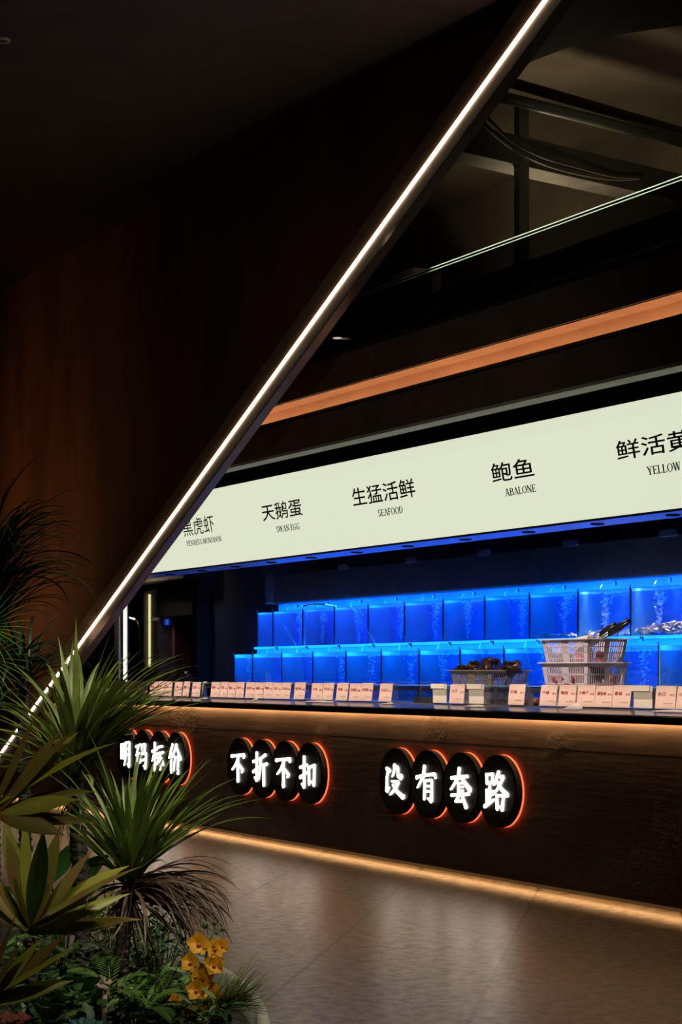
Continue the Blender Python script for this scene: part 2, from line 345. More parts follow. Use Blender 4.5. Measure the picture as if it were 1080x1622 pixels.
# a small roman serif alphabet: unit cap height, thick stems, thin hairlines
TK, TN = .17, .085
def _l(x0, y0, x1, y1, wd): return ('l', x0, y0, x1, y1, wd)
def _sf(x, y, wd=.15): return ('l', x-wd, y, x+wd, y, TN)
SER = {
 'A': (.78, [_l(.12,.03,.38,1,TN), _l(.40,1,.66,.03,TK), _l(.22,.35,.56,.35,TN), _sf(.12,.025), _sf(.66,.025)]),
 'B': (.68, [_l(.16,0,.16,1,TK), _l(.05,.975,.36,.975,TN), _l(.05,.025,.38,.025,TN), _l(.16,.53,.38,.53,TN), ('a',.36,.755,.18,.22,-90,90,TK), ('a',.38,.275,.21,.25,-90,90,TK)]),
 'D': (.76, [_l(.16,0,.16,1,TK), _l(.05,.975,.34,.975,TN), _l(.05,.025,.34,.025,TN), ('a',.32,.5,.35,.475,-90,90,TK)]),
 'E': (.66, [_l(.16,0,.16,1,TK), _l(.05,.975,.56,.975,TN), _l(.05,.025,.60,.025,TN), _l(.16,.52,.44,.52,TN), _l(.56,1,.56,.80,TN), _l(.60,0,.60,.22,TN), _l(.44,.42,.44,.62,TN)]),
 'F': (.62, [_l(.16,0,.16,1,TK), _l(.05,.975,.56,.975,TN), _l(.16,.52,.44,.52,TN), _l(.56,1,.56,.80,TN), _l(.44,.42,.44,.62,TN), _sf(.16,.025)]),
 'G': (.78, [('a',.40,.5,.31,.475,50,310,TK), _l(.60,.05,.60,.42,TK), _sf(.60,.42,.13), _l(.62,.98,.62,.74,TN)]),
 'L': (.62, [_l(.16,0,.16,1,TK), _sf(.16,.975), _l(.05,.025,.56,.025,TN), _l(.56,0,.56,.24,TN)]),
 'M': (.94, [_l(.14,0,.14,1,TN), _l(.16,1,.46,.06,TK), _l(.46,.06,.76,1,TN), _l(.80,0,.80,1,TK), _sf(.14,.025), _sf(.80,.025), _sf(.12,.975,.09), _sf(.82,.975,.09)]),
 'N': (.80, [_l(.14,0,.14,1,TN), _l(.14,1,.66,.02,TK), _l(.66,0,.66,1,TN), _sf(.14,.025,.13), _sf(.10,.975,.10), _sf(.66,.975,.13)]),
 'O': (.78, [('a',.39,.5,.30,.475,0,360,TK)]),
 'P': (.62, [_l(.16,0,.16,1,TK), _l(.05,.975,.34,.975,TN), _l(.16,.48,.34,.48,TN), ('a',.33,.73,.20,.25,-90,90,TK), _sf(.16,.025)]),
 'S': (.58, [('a',.29,.74,.19,.235,20,270,TK), ('a',.29,.26,.20,.235,-160,90,TK), _l(.46,.97,.46,.76,TN), _l(.09,.24,.09,.03,TN)]),
 'U': (.78, [_l(.16,.30,.16,1,TK), ('a',.40,.30,.24,.28,180,360,TN*1.4), _l(.64,.30,.64,1,TN), _sf(.16,.975), _sf(.64,.975,.12)]),
 'W': (1.06, [_l(.12,1,.32,.02,TK), _l(.32,.02,.52,1,TN), _l(.52,1,.72,.02,TK), _l(.72,.02,.92,1,TN), _sf(.12,.975,.12), _sf(.52,.975,.1), _sf(.92,.975,.12)]),
 'Y': (.76, [_l(.12,1,.38,.45,TK), _l(.38,.45,.64,1,TN), _l(.38,0,.38,.47,TK), _sf(.12,.975,.12), _sf(.64,.975,.11), _sf(.38,.025)]),
 ' ': (.30, [])}
def serif_text(mb, body, x0, x1, z0, z1, yf):
    tot = sum(SER[c][0] for c in body); sx = (x1-x0)/tot; sz = z1-z0; cx = 0
    def P(x, y): z = z0+y*sz; return (x0+(cx+x)*sx, yf(z), z)
    for c in body:
        wd, prims = SER[c]
        for p in prims:
            if p[0] == 'l':
                _, a, b, c2, d, t = p; L = math.hypot(c2-a, d-b); nx, ny = -(d-b)/L*t/2, (c2-a)/L*t/2
                mb.add([P(a+nx, b+ny), P(c2+nx, d+ny), P(c2-nx, d-ny), P(a-nx, b-ny)], [(0, 1, 2, 3)])
            else:
                _, a, b, rx, ry, t0, t1, t = p; n = 14; vs = []
                for i in range(n+1):
                    th = R(t0+(t1-t0)*i/n); th2 = abs(cos(th)); hw = (TN+(t-TN)*th2)/2
                    vs.append(P(a+(rx+hw)*cos(th), b+(ry+TN/2)*sin(th))); vs.append(P(a+(rx-hw)*cos(th), b+(ry-TN/2)*sin(th)))
                mb.add(vs, [(2*i, 2*i+2, 2*i+3, 2*i+1) for i in range(n)])
        cx += wd

# brush strokes for the glowing characters, 100 x 100 box: [(x, y, width), ...]
BR = {
 '没': [[(8,84,12),(24,78,14)],[(16,80,9),(9,58,10),(8,16,13),(20,28,8)],[(50,96,12),(48,76,9),(38,62,5)],[(48,92,9),(68,90,11),(69,64,10),(88,60,14),(86,70,5)],[(36,48,8),(72,48,11),(54,26,12),(26,8,5)],[(42,38,8),(62,20,12),(96,4,17),(99,10,8)]],
 '有': [[(2,66,13),(20,72,8),(92,80,12),(96,70,8)],[(40,99,13),(36,72,11),(6,38,5)],[(42,60,8),(40,8,11)],[(42,59,8),(78,62,10),(76,2,14),(60,10,6)],[(44,44,7),(72,45,7)],[(44,29,7),(72,30,7)]],
 '套': [[(10,74,11),(84,82,11)],[(46,101,13),(42,76,11),(6,42,6)],[(54,78,8),(96,46,18)],[(42,60,9),(42,32,9)],[(42,60,7),(66,63,8)],[(44,50,6),(64,52,7)],[(44,41,6),(64,42,7)],[(10,26,10),(90,34,11)],[(48,30,8),(30,10,9),(68,14,10)],[(62,24,8),(78,-2,15)]],
 '路': [[(8,92,10),(10,68,9)],[(8,92,8),(36,94,10),(32,70,9)],[(10,71,7),(32,72,7)],[(22,70,9),(22,18,10)],[(22,46,7),(38,48,8)],[(8,50,9),(9,18,8)],[(0,6,13),(42,26,7)],[(62,101,11),(42,66,6)],[(56,88,8),(84,90,11),(62,60,9),(36,38,5)],[(52,78,8),(74,56,12),(99,42,16)],[(54,38,9),(56,2,11)],[(54,38,8),(84,39,10),(78,2,12)],[(56,8,8),(78,9,8)]],
 '不': [[(4,82,14),(20,84,10),(96,90,13),(92,80,8)],[(58,88,10),(36,56,11),(8,36,5)],[(50,70,12),(50,0,17)],[(58,56,7),(84,38,13),(78,30,8)]],
 '折': [[(2,70,11),(42,80,9)],[(26,100,13),(26,8,12),(12,18,6)],[(2,36,12),(42,54,7)],[(86,96,12),(52,82,8)],[(54,84,10),(52,50,9),(40,12,5)],[(54,60,8),(96,66,12)],[(76,62,12),(76,-4,15)]],
 '扣': [[(2,66,11),(44,76,10)],[(26,100,13),(26,4,12),(12,14,6)],[(2,34,13),(44,52,7)],[(56,68,11),(58,16,12)],[(56,68,9),(92,76,12),(88,14,13)],[(58,22,9),(88,24,9)]],
 '明': [[(10,84,10),(10,30,10)],[(10,84,8),(34,86,10),(34,30,10)],[(10,58,7),(34,59,7)],[(10,34,7),(34,34,7)],[(54,92,10),(52,40,9),(38,4,6)],[(54,92,8),(86,95,11),(84,0,13),(70,10,6)],[(54,68,7),(84,69,7)],[(54,46,7),(84,47,7)]],
 '码': [[(2,80,11),(42,90,9)],[(24,86,9),(4,46,6)],[(14,54,10),(16,20,10)],[(14,54,8),(38,56,10),(34,20,9)],[(16,25,7),(34,25,7)],[(50,88,9),(84,92,11),(78,56,9)],[(56,80,9),(52,54,9),(94,58,11),(88,0,13),(72,10,6)],[(42,28,10),(78,34,8)]],
 '标': [[(2,68,11),(44,78,9)],[(24,100,12),(24,-2,13)],[(24,70,9),(2,32,5)],[(28,62,8),(42,48,10)],[(54,86,10),(90,90,10)],[(44,60,11),(98,68,11)],[(72,64,11),(72,4,12),(60,14,5)],[(58,46,10),(44,20,5)],[(84,46,8),(98,22,13)]],
 '价': [[(32,100,12),(2,50,5)],[(20,70,11),(20,-2,13)],[(64,100,12),(34,54,5)],[(64,94,9),(99,50,17)],[(54,56,10),(42,4,6)],[(78,58,11),(78,-4,14)]],
}
def brush(mb, ch, x0, x1, z0, z1, y, th=.006):
    for st in BR[ch]:
        pts = []
        for (a, b) in zip(st, st[1:]):
            for i in range(4):
                k = i/4; pts.append((a[0]+(b[0]-a[0])*k, a[1]+(b[1]-a[1])*k, a[2]+(b[2]-a[2])*k))
        pts.append(st[-1])
        X = lambda p: (x0+(x1-x0)*p[0]/100, z0+(z1-z0)*p[1]/100, p[2]/100*(z1-z0)*.5*.85)
        q = [X(p) for p in pts]
        for a, b in zip(q, q[1:]):
            L = math.hypot(b[0]-a[0], b[1]-a[1]) or 1e-6; nx, nz = -(b[1]-a[1])/L, (b[0]-a[0])/L
            mb.extr([(a[0]+nx*a[2], y, a[1]+nz*a[2]), (b[0]+nx*b[2], y, b[1]+nz*b[2]), (b[0]-nx*b[2], y, b[1]-nz*b[2]), (a[0]-nx*a[2], y, a[1]-nz*a[2])], (0, -th, 0))
        for k in (0, len(q)//2, len(q)-1) if len(st) > 2 else (0, len(q)-1):
            a = q[k]; mb.extr([(a[0]+a[2]*cos(t*pi/4), y, a[1]+a[2]*sin(t*pi/4)) for t in range(8)], (0, -th, 0))

# ================================================================= SETTING
XL, XR = -12.5, 3.4
S('floor', MB().box(-16, 12, -9, 6, -.1, 0), M['floor'])
# hall ceiling at 5.2 m with the curved free edge over the counter
edge_pts = [onZ(830, 102, 5.2), onZ(900, 75, 5.2), onZ(980, 55, 5.2), onZ(1080, 40, 5.2)]
e0 = edge_pts[0]; poly = [(-14, -9, 5.2), (7, -9, 5.2), (7, 2.4, 5.2), (2.4, 1.3, 5.2)]+[(p.x, p.y, 5.2) for p in edge_pts[::-1]]+[(e0.x-1.2, .3, 5.2), (-4, -.05, 5.2), (-14, -.05, 5.2)]
S('ceiling', MB().extr(poly, (0, 0, .06)), M['ceil'])
S('ceiling_upper_slab', MB().box(-14, 7, -.3, 3.6, 6.0, 6.1), M['concrete'])
# rust coloured gable wall in front of the shop, cut along the sloping beam
BS = 3.65/7.72
def beamz(x): return 1.43+(x+6.78)*BS
S('wall_front', MB().extr([(XL-2, -.30, 0), ((0-1.43)/BS-6.78-.02, -.30, 0), ((5.2-1.43)/BS-6.78-.02, -.30, 5.2), (XL-2, -.30, 5.2)], (0, .12, 0)), M['rust'])
S('wall_left', MB().box(XL-2.1, XL-2, -9, 6, 0, 5.2), M['rust'])
# back walls of the shop
xn = xat(330, 2.0)
S('wall_back', MB().box(xn, 4.5, 2.0, 2.1, 0, 3.3), M['navy'])
S('wall_kitchen', MB().box(-14, xn+.3, 4.2, 4.3, 0, 3.3), M['dark_in'])
S('wall_void', MB().box(-14, 7, 3.6, 3.7, 3.3, 6.0), M['concrete'])
S('ceiling_shop', MB().box(-14, 4.5, .76, 4.2, 2.95, 3.0), M['black'])
S('trim_1', MB().box(xat(312, 1.86), xn+.02, 1.86, 2.1, 0, 2.95), M['duct'], bevel=.004)
S('trim_2', MB().box(-14, xat(312, 1.86), 1.7, 1.9, 2.32, 2.95), M['duct'], bevel=.004)
# stepped fascias above the sign
S('wall_fascia_lower', MB().box(XL, XR, 0, .03, 2.965, 3.22), M['fascia'])
S('trim_3', MB().box(XL, XR, .0, .13, 2.945, 2.965), M['soffit'])
S('trim_4', MB().box(XL, XR, .13, .16, 2.966, 3.19), M['black'])
S('wall_cove', MB().box(XL, XR, .15, .17, 3.20, 3.34), M['cove'])
S('ceiling_cove', MB().box(XL, XR, -.02, .17, 3.335, 3.35), M['cove'])
S('trim_5', MB().box(XL, XR, .0, .15, 3.19, 3.20), M['fascia'])
S('wall_fascia_upper', MB().box(XL, XR, -.03, .0, 3.335, 3.56), M['fascia'])
S('trim_6', MB().box(XL, XR, -.03, .75, 3.56, 3.60), M['black'])
S('wall_bulkhead', MB().box(XL, XR, .60, .75, 3.60, 4.02), M['black'])
S('wall_bulkhead_left', MB().box(XL, xat(655, .6), .62, .75, 4.0, 4.22), M['black'])
S('wall_sign_back', MB().box(XL, XR, .72, .76, 2.24, 3.56), M['black'])

# ----- sloping beam with its light line
ux = Vector((7.72, 0, 3.65)).normalized(); un = Vector((-ux.z, 0, ux.x))
bw = .148
def slopebox(mb, a, b, y0, y1, n0, n1):
    p = [Vector((a, y0, beamz(a)))+un*n0, Vector((b, y0, beamz(b)))+un*n0, Vector((b, y0, beamz(b)))+un*n1, Vector((a, y0, beamz(a)))+un*n1]
    return mb.extr(p, (0, y1-y0, 0))
bt = thing('sloping_beam', 'wide brown sloping beam with a glowing light line, rising to the right above the counter', 'beam', (-9.8, -.34, 0))
def slopeprism(mb, a, b, sec):
    return mb.extr([Vector((a, y, beamz(a)))+un*n_ for (n_, y) in sec], ux*((b-a)/ux.x))
slopeprism(slopeprism(MB(), -9.7, 3.2, [(.014, -.29), (.014, -.338), (bw-.01, -.362), (bw, -.360), (bw, -.29)]), -9.7, 3.2, [(-.014, -.338), (-.014, -.29), (-bw, -.29), (-bw, -.360), (-bw+.01, -.362)]).build('casing', M['beam'], bt)
slopebox(MB(), -9.7, 3.2, -.334, -.30, -.0139, .0139).build('channel', M['beam'], bt)
slopebox(MB(), -9.7, 3.2, -.348, -.335, -.0105, .0105).build('light_strip', M['white_led'], bt)

# recessed downlight in the hall ceiling
dp = onZ(4, 62, 5.2)
dl = thing('recessed_downlight', 'small round recessed downlight in the dark ceiling at top left', 'downlight', (dp.x, dp.y, 5.19))
ring = MB(); n = 28
vs = []
for r_, z_ in ((.048, 5.199), (.046, 5.186), (.034, 5.184), (.030, 5.198)):
    vs += [(dp.x+r_*cos(2*pi*k/n), dp.y+r_*sin(2*pi*k/n), z_) for k in range(n)]
ring.add(vs, [(j*n+k, j*n+(k+1) % n, (j+1)*n+(k+1) % n, (j+1)*n+k) for j in range(3) for k in range(n)])
ring.build('rim', mat('pale_lamp_rim', (.6, .55, .48), .4), dl, smooth=True)
MB().cyl((dp.x, dp.y, 5.188), .030, .010).build('lens', M['black'], dl)

# ================================================================= COUNTER
ct = thing('fish_counter', 'long brown board-marked concrete counter with a dark stone top', 'counter', (-3, .3, 0))
body = MB(); body.box(XL+2.6, XR, 0, .02, .05, 1.03); body.build('front_panel', M['counter'], ct)
MB().box(XL+2.6, XR, .16, 1.12, .0, 1.03).build('body', M['black'], ct)
MB().box(XL+2.6, XR, -.055, .13, 1.036, 1.07).box(XL+2.6, XR, -.055, -.046, 1.029, 1.037).build('worktop_edge', M['slab'], ct, bevel=.003)
MB().extr([(XL+2.6, -.045, 1.07), (XL+2.6, .10, 1.07), (XL+2.6, .10, 1.103), (XL+2.6, -.043, 1.076)], (XR-XL-2.6, 0, 0)).build('sill', M['sill'], ct)
MB().box(XL+2.6, XR, .13, 1.15, 1.03, 1.095).build('worktop', M['steel'], ct)
MB().box(XL+2.6, XR, -.004, .0, .052, .072).build('bottom_trim', M['bronze'], ct)
MB().box(XL+2.6, XR, -.001, .0005, .8575, .8605).build('panel_seam', M['disc_rim'], ct)
MB().box(XL+2.6, XR, -.030, -.008, 1.0315, 1.036).build('top_light_strip', M['orange_led'], ct)
MB().box(XL+2.6, XR, .075, .10, .060, .068).build('base_light_strip', M['base_led'], ct)

# glass screen on the counter, with steel posts, carrying the price cards
GY = .115
gs = thing('glass_screen', 'low clear glass screen along the counter front that carries the price cards', 'glass screen', (-3, GY, 1.1))
MB().box(XL+2.6, XR, GY, GY+.006, 1.105, 1.225).build('pane', M['glass'], gs)
MB().box(XL+2.6, XR, GY-.002, GY+.008, 1.225, 1.229).build('top_edge', M['edge'], gs)
MB().box(XL+2.6, XR, GY-.008, GY+.014, 1.098, 1.108).build('bottom_channel', M['sill'], gs)
for px in (664, 782, 1003):
    x = xat(px, GY); MB().box(x-.006, x+.006, GY+.006, GY+.022, 1.10, 1.225).build('post', M['steel'], gs)
# steel rail behind the screen
rl = thing('steel_rail', 'grey steel rail on short brackets behind the counter glass', 'rail', (-3, .26, 1.1))
MB().box(-9.4, XR-.1, .26, .285, 1.185, 1.212).build('bar', M['steel'], rl)
for px in (140, 230, 325, 470, 664, 840, 1035):
    x = xat(px, .27); MB().box(x-.015, x+.015, .262, .283, 1.095, 1.186).build('bracket', M['steel'], rl)

# price cards: (px0, px1, name, price)
cards = [(149,166,'生蚝','6'),(166,183,'白贝','12'),(184,201,'花甲','15'),(202,221,'蛏子','22'),(222,234,'青口','10'),(238.5,250,'香螺','38'),(250.5,261.5,'花螺','48'),
 (262,273,'扇贝','10'),(277,289,'海胆','28'),(291,301,'鲍鱼','12'),(305,318,'红虾','58'),(335,348.5,'明虾','48'),(349.5,361.5,'花蟹','58'),(362,374,'青蟹','68'),(374.5,387,'龙虾仔','98'),
 (390,404,'皮皮虾','88'),(404.5,418,'濑尿虾','98'),(418.5,432,'基围虾','45'),(432.5,446,'石斑','58'),(446.5,461,'多宝鱼','58'),(467,484,'象拔蚌','68'),(494,511,'沙虫','88'),(512,529,'竹节虾','78'),
 (534,552,'花胶','45'),(554,572,'东星斑','98'),(572.5,591,'老虎斑','88'),(602,622,'元宝贝','15'),(713,736,'元贝','15'),(806.7,832,'红蛤','15'),(857,883,'海蚌','15'),(886,913,'老蛤','15'),
 (915,943,'沙骨干','15'),(944,971,'黄金蛤','15'),(971.5,1000,'香蛤','18'),(1039,1071,'赤贝','15'),(1073,1106,'中虾','15')]
ordn = ['first','second','third','fourth','fifth','sixth','seventh','eighth','ninth','tenth','eleventh','twelfth','thirteenth','fourteenth','fifteenth','sixteenth','seventeenth','eighteenth','nineteenth','twentieth','twenty-first','twenty-second','twenty-third','twenty-fourth','twenty-fifth','twenty-sixth','twenty-seventh']
tilt = .055
for i, (p0, p1, nm, pr) in enumerate(cards):
    x0, x1 = xat(p0, GY-.014), xat(p1, GY-.014); zt = 1.2335+.002*sin(i*2.3); zb = 1.112
    lean = .004*sin(i*1.9)
    yf = lambda z: GY-.012-(zt-z)*.12
    if i < 27: lab = 'small pink price card, %s card from the left end of the counter glass' % ordn[i]
    elif i == 27: lab = 'pink price card with red writing between the two cream folded holders, before the dark-shell basket'
    else: lab = {28:'pink price card with red writing standing alone right of the dark-shell basket',29:'pink price card, first left of the row in front of the stacked baskets',30:'pink price card, second from left in front of the stacked baskets',31:'pink price card reading 沙骨干 ¥15 in front of the stacked baskets',32:'pink price card reading 黄金蛤 ¥15 below the right side of stacked baskets',33:'pink price card marked ¥18, just left of the grey-banded card holder',34:'pink price card reading 赤贝 ¥15, right of the grey-banded card holder',35:'pink price card cut off by the right edge of the picture'}[i]
    c = thing('price_card', lab, 'price card', ((x0+x1)/2, GY-.02, zb), 'price cards on the counter glass')
    m = MB(); s = lean
    a, b, cc, d = (x0+s, yf(zb), zb), (x1+s, yf(zb), zb), (x1, yf(zt), zt), (x0, yf(zt), zt)
    m.extr([a, b, cc, d], (0, .003, 0)); m.extr([(x0, yf(zt), zt), (x1, yf(zt), zt), (x1, GY+.012, zt+.0015), (x0, GY+.012, zt+.0015)], (0, 0, .002))
    m.build('board', M['card'], c)
    wd = x1-x0; h = zt-zb; y2 = lambda z: yf(z)-.0012
    t = MB(); fit_text(t, nm, x0+wd*.10, x0+wd*(.34+.10*len(nm)), zt-h*.44, zt-h*.26, y2); t.build('name_text', M['red'], c)
    t = MB(); fit_text(t, '¥'+pr, x0+wd*.72, x0+wd*.95, zt-h*.45, zt-h*.34, y2); t.build('price_text', M['red'], c)
    t = MB()
    for q in range(5): t.add([(x0+wd*(.45+.09*q), y2(zt-h*.78), zt-h*.79), (x0+wd*(.51+.09*q), y2(zt-h*.78), zt-h*.79), (x0+wd*(.51+.09*q), y2(zt-h*.74), zt-h*.745), (x0+wd*(.45+.09*q), y2(zt-h*.74), zt-h*.745)], [(0, 1, 2, 3)])
    t.build('small_print', M['grey_ink'], c)
for i, (p0, p1, lab) in enumerate(((684, 708, 'cream folded card holder with a grey band, left of the dark-shell basket'), (741, 767, 'cream folded card holder with a grey band, in front of the dark-shell basket'), (1001, 1034, 'cream folded card holder with a grey band, right of the stacked baskets'))):
    x0, x1 = xat(p0, GY-.014), xat(p1, GY-.014); zt, zb = 1.236, 1.112
    c = thing('card_holder', lab, 'card holder', ((x0+x1)/2, GY-.02, zb), 'folded card holders on the counter glass')
    MB().box(x0+.02, x1, GY-.018, GY-.015, zb, zt).build('card', M['cream'], c)
    MB().box(x0, x1-.02, GY-.024, GY-.0185, zt-.030, zt+.002).build('flap', M['cream'], c)
    MB().box(x0+.02, x1, GY-.0195, GY-.0182, zt-.074, zt-.0305).build('band', M['olive'], c)
# scraps of paper on the sill
for i, (px, w_, lab) in enumerate(((322, .10, 'white crumpled scrap of paper at the gap in the price cards'), (403, .05, 'small white twist of paper standing up on the counter sill'), (505, .42, 'long white strip of paper lying on the sill below the mid-left cards'), (613, .13, 'white slip of paper on the sill below the lone card left of centre'), (751, .2, 'white slip of paper on the sill below the dark-shell basket'), (906, .16, 'small heap of white paper on the sill below the stacked baskets'), (1062, .30, 'white strip of paper on the sill at the right edge of the picture'))):
    x = xat(px, .05); m = MB(); nn = 9; vs = []; rnd = random.Random(i)
    for k in range(nn):
        f = k/(nn-1); wv = sin(pi*f)
        hz = wv*(.030 if i in (1, 5) else .006)
        vs += [(x-w_/2+w_*f, .034+.006*rnd.random(), 1.0955+rnd.random()*.002), (x-w_/2+w_*f+.01, .062+.012*wv, 1.102+hz)]
    m.add(vs, [(2*k, 2*k+2, 2*k+3, 2*k+1) for k in range(nn-1)])
    o = m.build('paper_scrap', M['paper'], loc=(x, .05, 1.1)); tag(o, lab, 'paper', 'paper scraps on the counter')
    md = o.modifiers.new('thickness', 'SOLIDIFY'); md.thickness = .0012
# white hook in the gap of the cards
p = xat(322, GY); hk = MB().tube([(p-.05, GY+.01, 1.13), (p-.02, GY+.005, 1.17), (p+.0, GY, 1.21), (p+.03, GY, 1.232), (p+.07, GY, 1.234)], [.009, .008, .008, .008, .006])
tag(hk.build('curved_hook', M['paper'], loc=(p, GY, 1.15), smooth=True), 'white curved handle hanging at the gap between price cards', 'hook')

# ----- glowing disc signs on the counter front
def disc_sign(chars, pxs, pys, label):
    y1 = -.065
    cs = []
    for px, py in zip(pxs, pys):
        q = onY(px, y1, py); cs.append((q.x, q.z))
    # regularise the spacing
    n = len(cs); sp = (cs[-1][0]-cs[0][0])/(n-1); x0 = cs[0][0]; z0 = sum(c[1] for c in cs)/n
    r = .222
    t = thing('glowing_disc_sign', label, 'sign', ((cs[0][0]+cs[-1][0])/2, -.03, z0), 'disc signs on the counter front')
    for i, ch in enumerate(chars):
        cx = x0+sp*i; N_ = 56
        MB().extr([(cx+r*cos(2*pi*k/N_), -.022-.0006*i, z0+r*sin(2*pi*k/N_)) for k in range(N_)], (0, -.036, 0)).build('disc', M['disc_rim'], t)
        d = MB(); rr = r-.022
        d.extr([(cx+rr*cos(2*pi*k/N_), -.0585-.0006*i, z0+rr*sin(2*pi*k/N_)) for k in range(N_)], (0, -.005, 0))
        d.build('face_plate', M['disc'], t)
        # red light tube behind each disc
        g = MB(); g.tube([(cx+(r-.004)*cos(2*pi*k/N_), -.012, z0+(r-.004)*sin(2*pi*k/N_)) for k in range(N_+1)], .0055, 6, False)
        g.build('halo_light', M['red_led'], t)
        b = MB(); brush(b, ch, cx-.125, cx+.125, z0-.112, z0+.116, -.0645-.0006*i); b.build('character', M['letter'], t)
    return t
disc_sign('没有套路', (625, 677, 730, 786), (1237.5, 1242.5, 1247.5, 1253.4), 'right disc sign with four glowing white characters 没有套路 on the counter front')
disc_sign('不折不扣', (377, 412, 449, 488), (1213.8, 1217.4, 1221, 1225), 'middle disc sign with four glowing white characters 不折不扣 on the counter front')
disc_sign('明码标价', (199, 224.5, 250, 277), (1193, 1196, 1199.5, 1202.5), 'left disc sign with characters 明码标价, partly hidden behind leaves')

# ================================================================= MENU SIGN
zt_, zb_ = 2.876, 2.243
def sy(z): return .30+(zt_-z)*.19
ms = thing('menu_light_box', 'long pale green-white backlit sign with dish names above the counter', 'sign', (-3, .4, 2.24))
MB().extr([(XL+1, sy(zb_), zb_), (XL+1, sy(zt_), zt_), (XL+1, sy(zt_)+.012, zt_), (XL+1, sy(zb_)+.012, zb_)], (XR-XL-1, 0, 0)).build('light_panel', M['sign'], ms)
MB().extr([(XL+1, sy(zb_)+.013, zb_), (XL+1, sy(zt_)+.013, zt_), (XL+1, .715, zt_), (XL+1, .715, zb_)], (XR-XL-1, 0, 0)).build('housing', M['black'], ms)
MB().box(XL+1, XR, sy(zb_)-.008, sy(zb_)+.02, zb_-.012, zb_).build('bottom_trim', M['black'], ms)
MB().box(XL+1, XR, sy(zt_)-.004, sy(zt_)+.02, zt_, zt_+.008).build('top_trim', M['black'], ms)
MB().box(XL+1, XR, sy(zb_)+.02, .715, zb_-.012, zb_-.002).build('soffit_panel', mat('grey_white_soffit', (.5, .5, .52), .3), ms)
dishes = [('黑虎虾', 290, 339, 833, 27, 'PENAEUS MONODON', 296, 351, 857, 8.2), ('天鹅蛋', 415, 478, 808, 27, 'SWAN EGG', 438, 475, 836, 9.5),
          ('生猛活鲜', 558, 657, 780, 29, 'SEAFOOD', 599, 638, 810, 10.5), ('鲍鱼', 778, 845, 744.5, 30, 'ABALONE', 800, 849, 776.5, 11.5),
          ('鲜活黄', 976, 1096, 704.5, 31, 'YELLOW', 1025, 1079, 742, 13)]
for (ch, a, b, py, h, en, ea, eb, epy, eh) in dishes:
    for k, (body_, p0, p1, q, hh) in enumerate(((ch, a, b, py, h), (en, ea, eb, epy, eh))):
        pm = (p0+p1)/2; y = .34
        for _ in range(3): c = onY(pm, y, q); y = sy(c.z)
        tt = (c-CAM).dot(FWD); hz = hh*tt/F/2
        x0, x1 = xat(p0, y), xat(p1, y); yf = lambda z: sy(z)-.002
        m = MB(); (serif_text if k else fit_text)(m, body_, x0, x1, c.z-hz, c.z+hz, yf)
        m.build('english_name' if k else 'chinese_name', M['ink'], ms)
# recessed lamps in the sign's underside
for i, px in enumerate((269, 320, 373, 430, 493, 565, 646, 737, 837, 946, 1066)):
    x = xat(px, .56)
    o = MB(); n = 18; vs = []
    for r_, z_ in ((.045, 2.2308), (.042, 2.222), (.030, 2.224), (.026, 2.2305)): vs += [(x+r_*cos(2*pi*k/n), .56+r_*sin(2*pi*k/n), z_) for k in range(n)]
    o.add(vs, [(j*n+k, j*n+(k+1) % n, (j+1)*n+(k+1) % n, (j+1)*n+k) for j in range(3) for k in range(n)]+[tuple(range(3*n, 4*n))])
    o = o.build('recessed_downlight', M['black'], loc=(x, .56, 2.23), smooth=True)
    tag(o, 'small dark recessed lamp in the underside of the menu sign, %s from the left' % ordn[i], 'downlight', 'recessed lamps under the menu sign')
# cove light
tag(MB().box(XL+.5, XR, .045, .065, 3.201, 3.215).build('cove_light_strip', M['cove_led'], loc=(0, .05, 3.2)), 'amber light strip hidden in the ledge above the menu sign', 'light strip')

# glass parapet over the fascia
gp = thing('glass_parapet', 'dark glass parapet with a pale bright upper rail above the orange cove', 'glass parapet', (-3, 0, 3.56))
MB().box(XL+3, XR, -.006, .006, 3.60, 3.945).build('pane', glassm('smoked_glass', (.5, .5, .5), .08), gp)
MB().box(XL+3, XR, -.010, -.002, 3.945, 3.951).build('rail', M['glassline'], gp)
MB().box(XL+3, XR, -.010, -.007, 3.926, 3.931).build('rail', M['glassline'], gp)
# hanging cylinder spot
q = W(534.5, 536, 13.45)
hl = thing('cylinder_spotlight', 'small black cylinder spotlight hanging beside the sloping beam', 'spotlight', tuple(q))
MB().tube([q+Vector((0, 0, .004)), q+Vector((0, 0, .20))], .036, 24).build('housing', M['hood'], hl)
MB().tube([q, q+Vector((0, 0, .003))], .033, 24).build('lens', mat('lamp_lens', (.9, .7, .6), .4, emit=(1, .78, .62), es=.55), hl)
MB().tube([q+Vector((0, 0, .2)), Vector((q.x, q.y, 5.2))], .006, 8).build('rod', M['black'], hl)

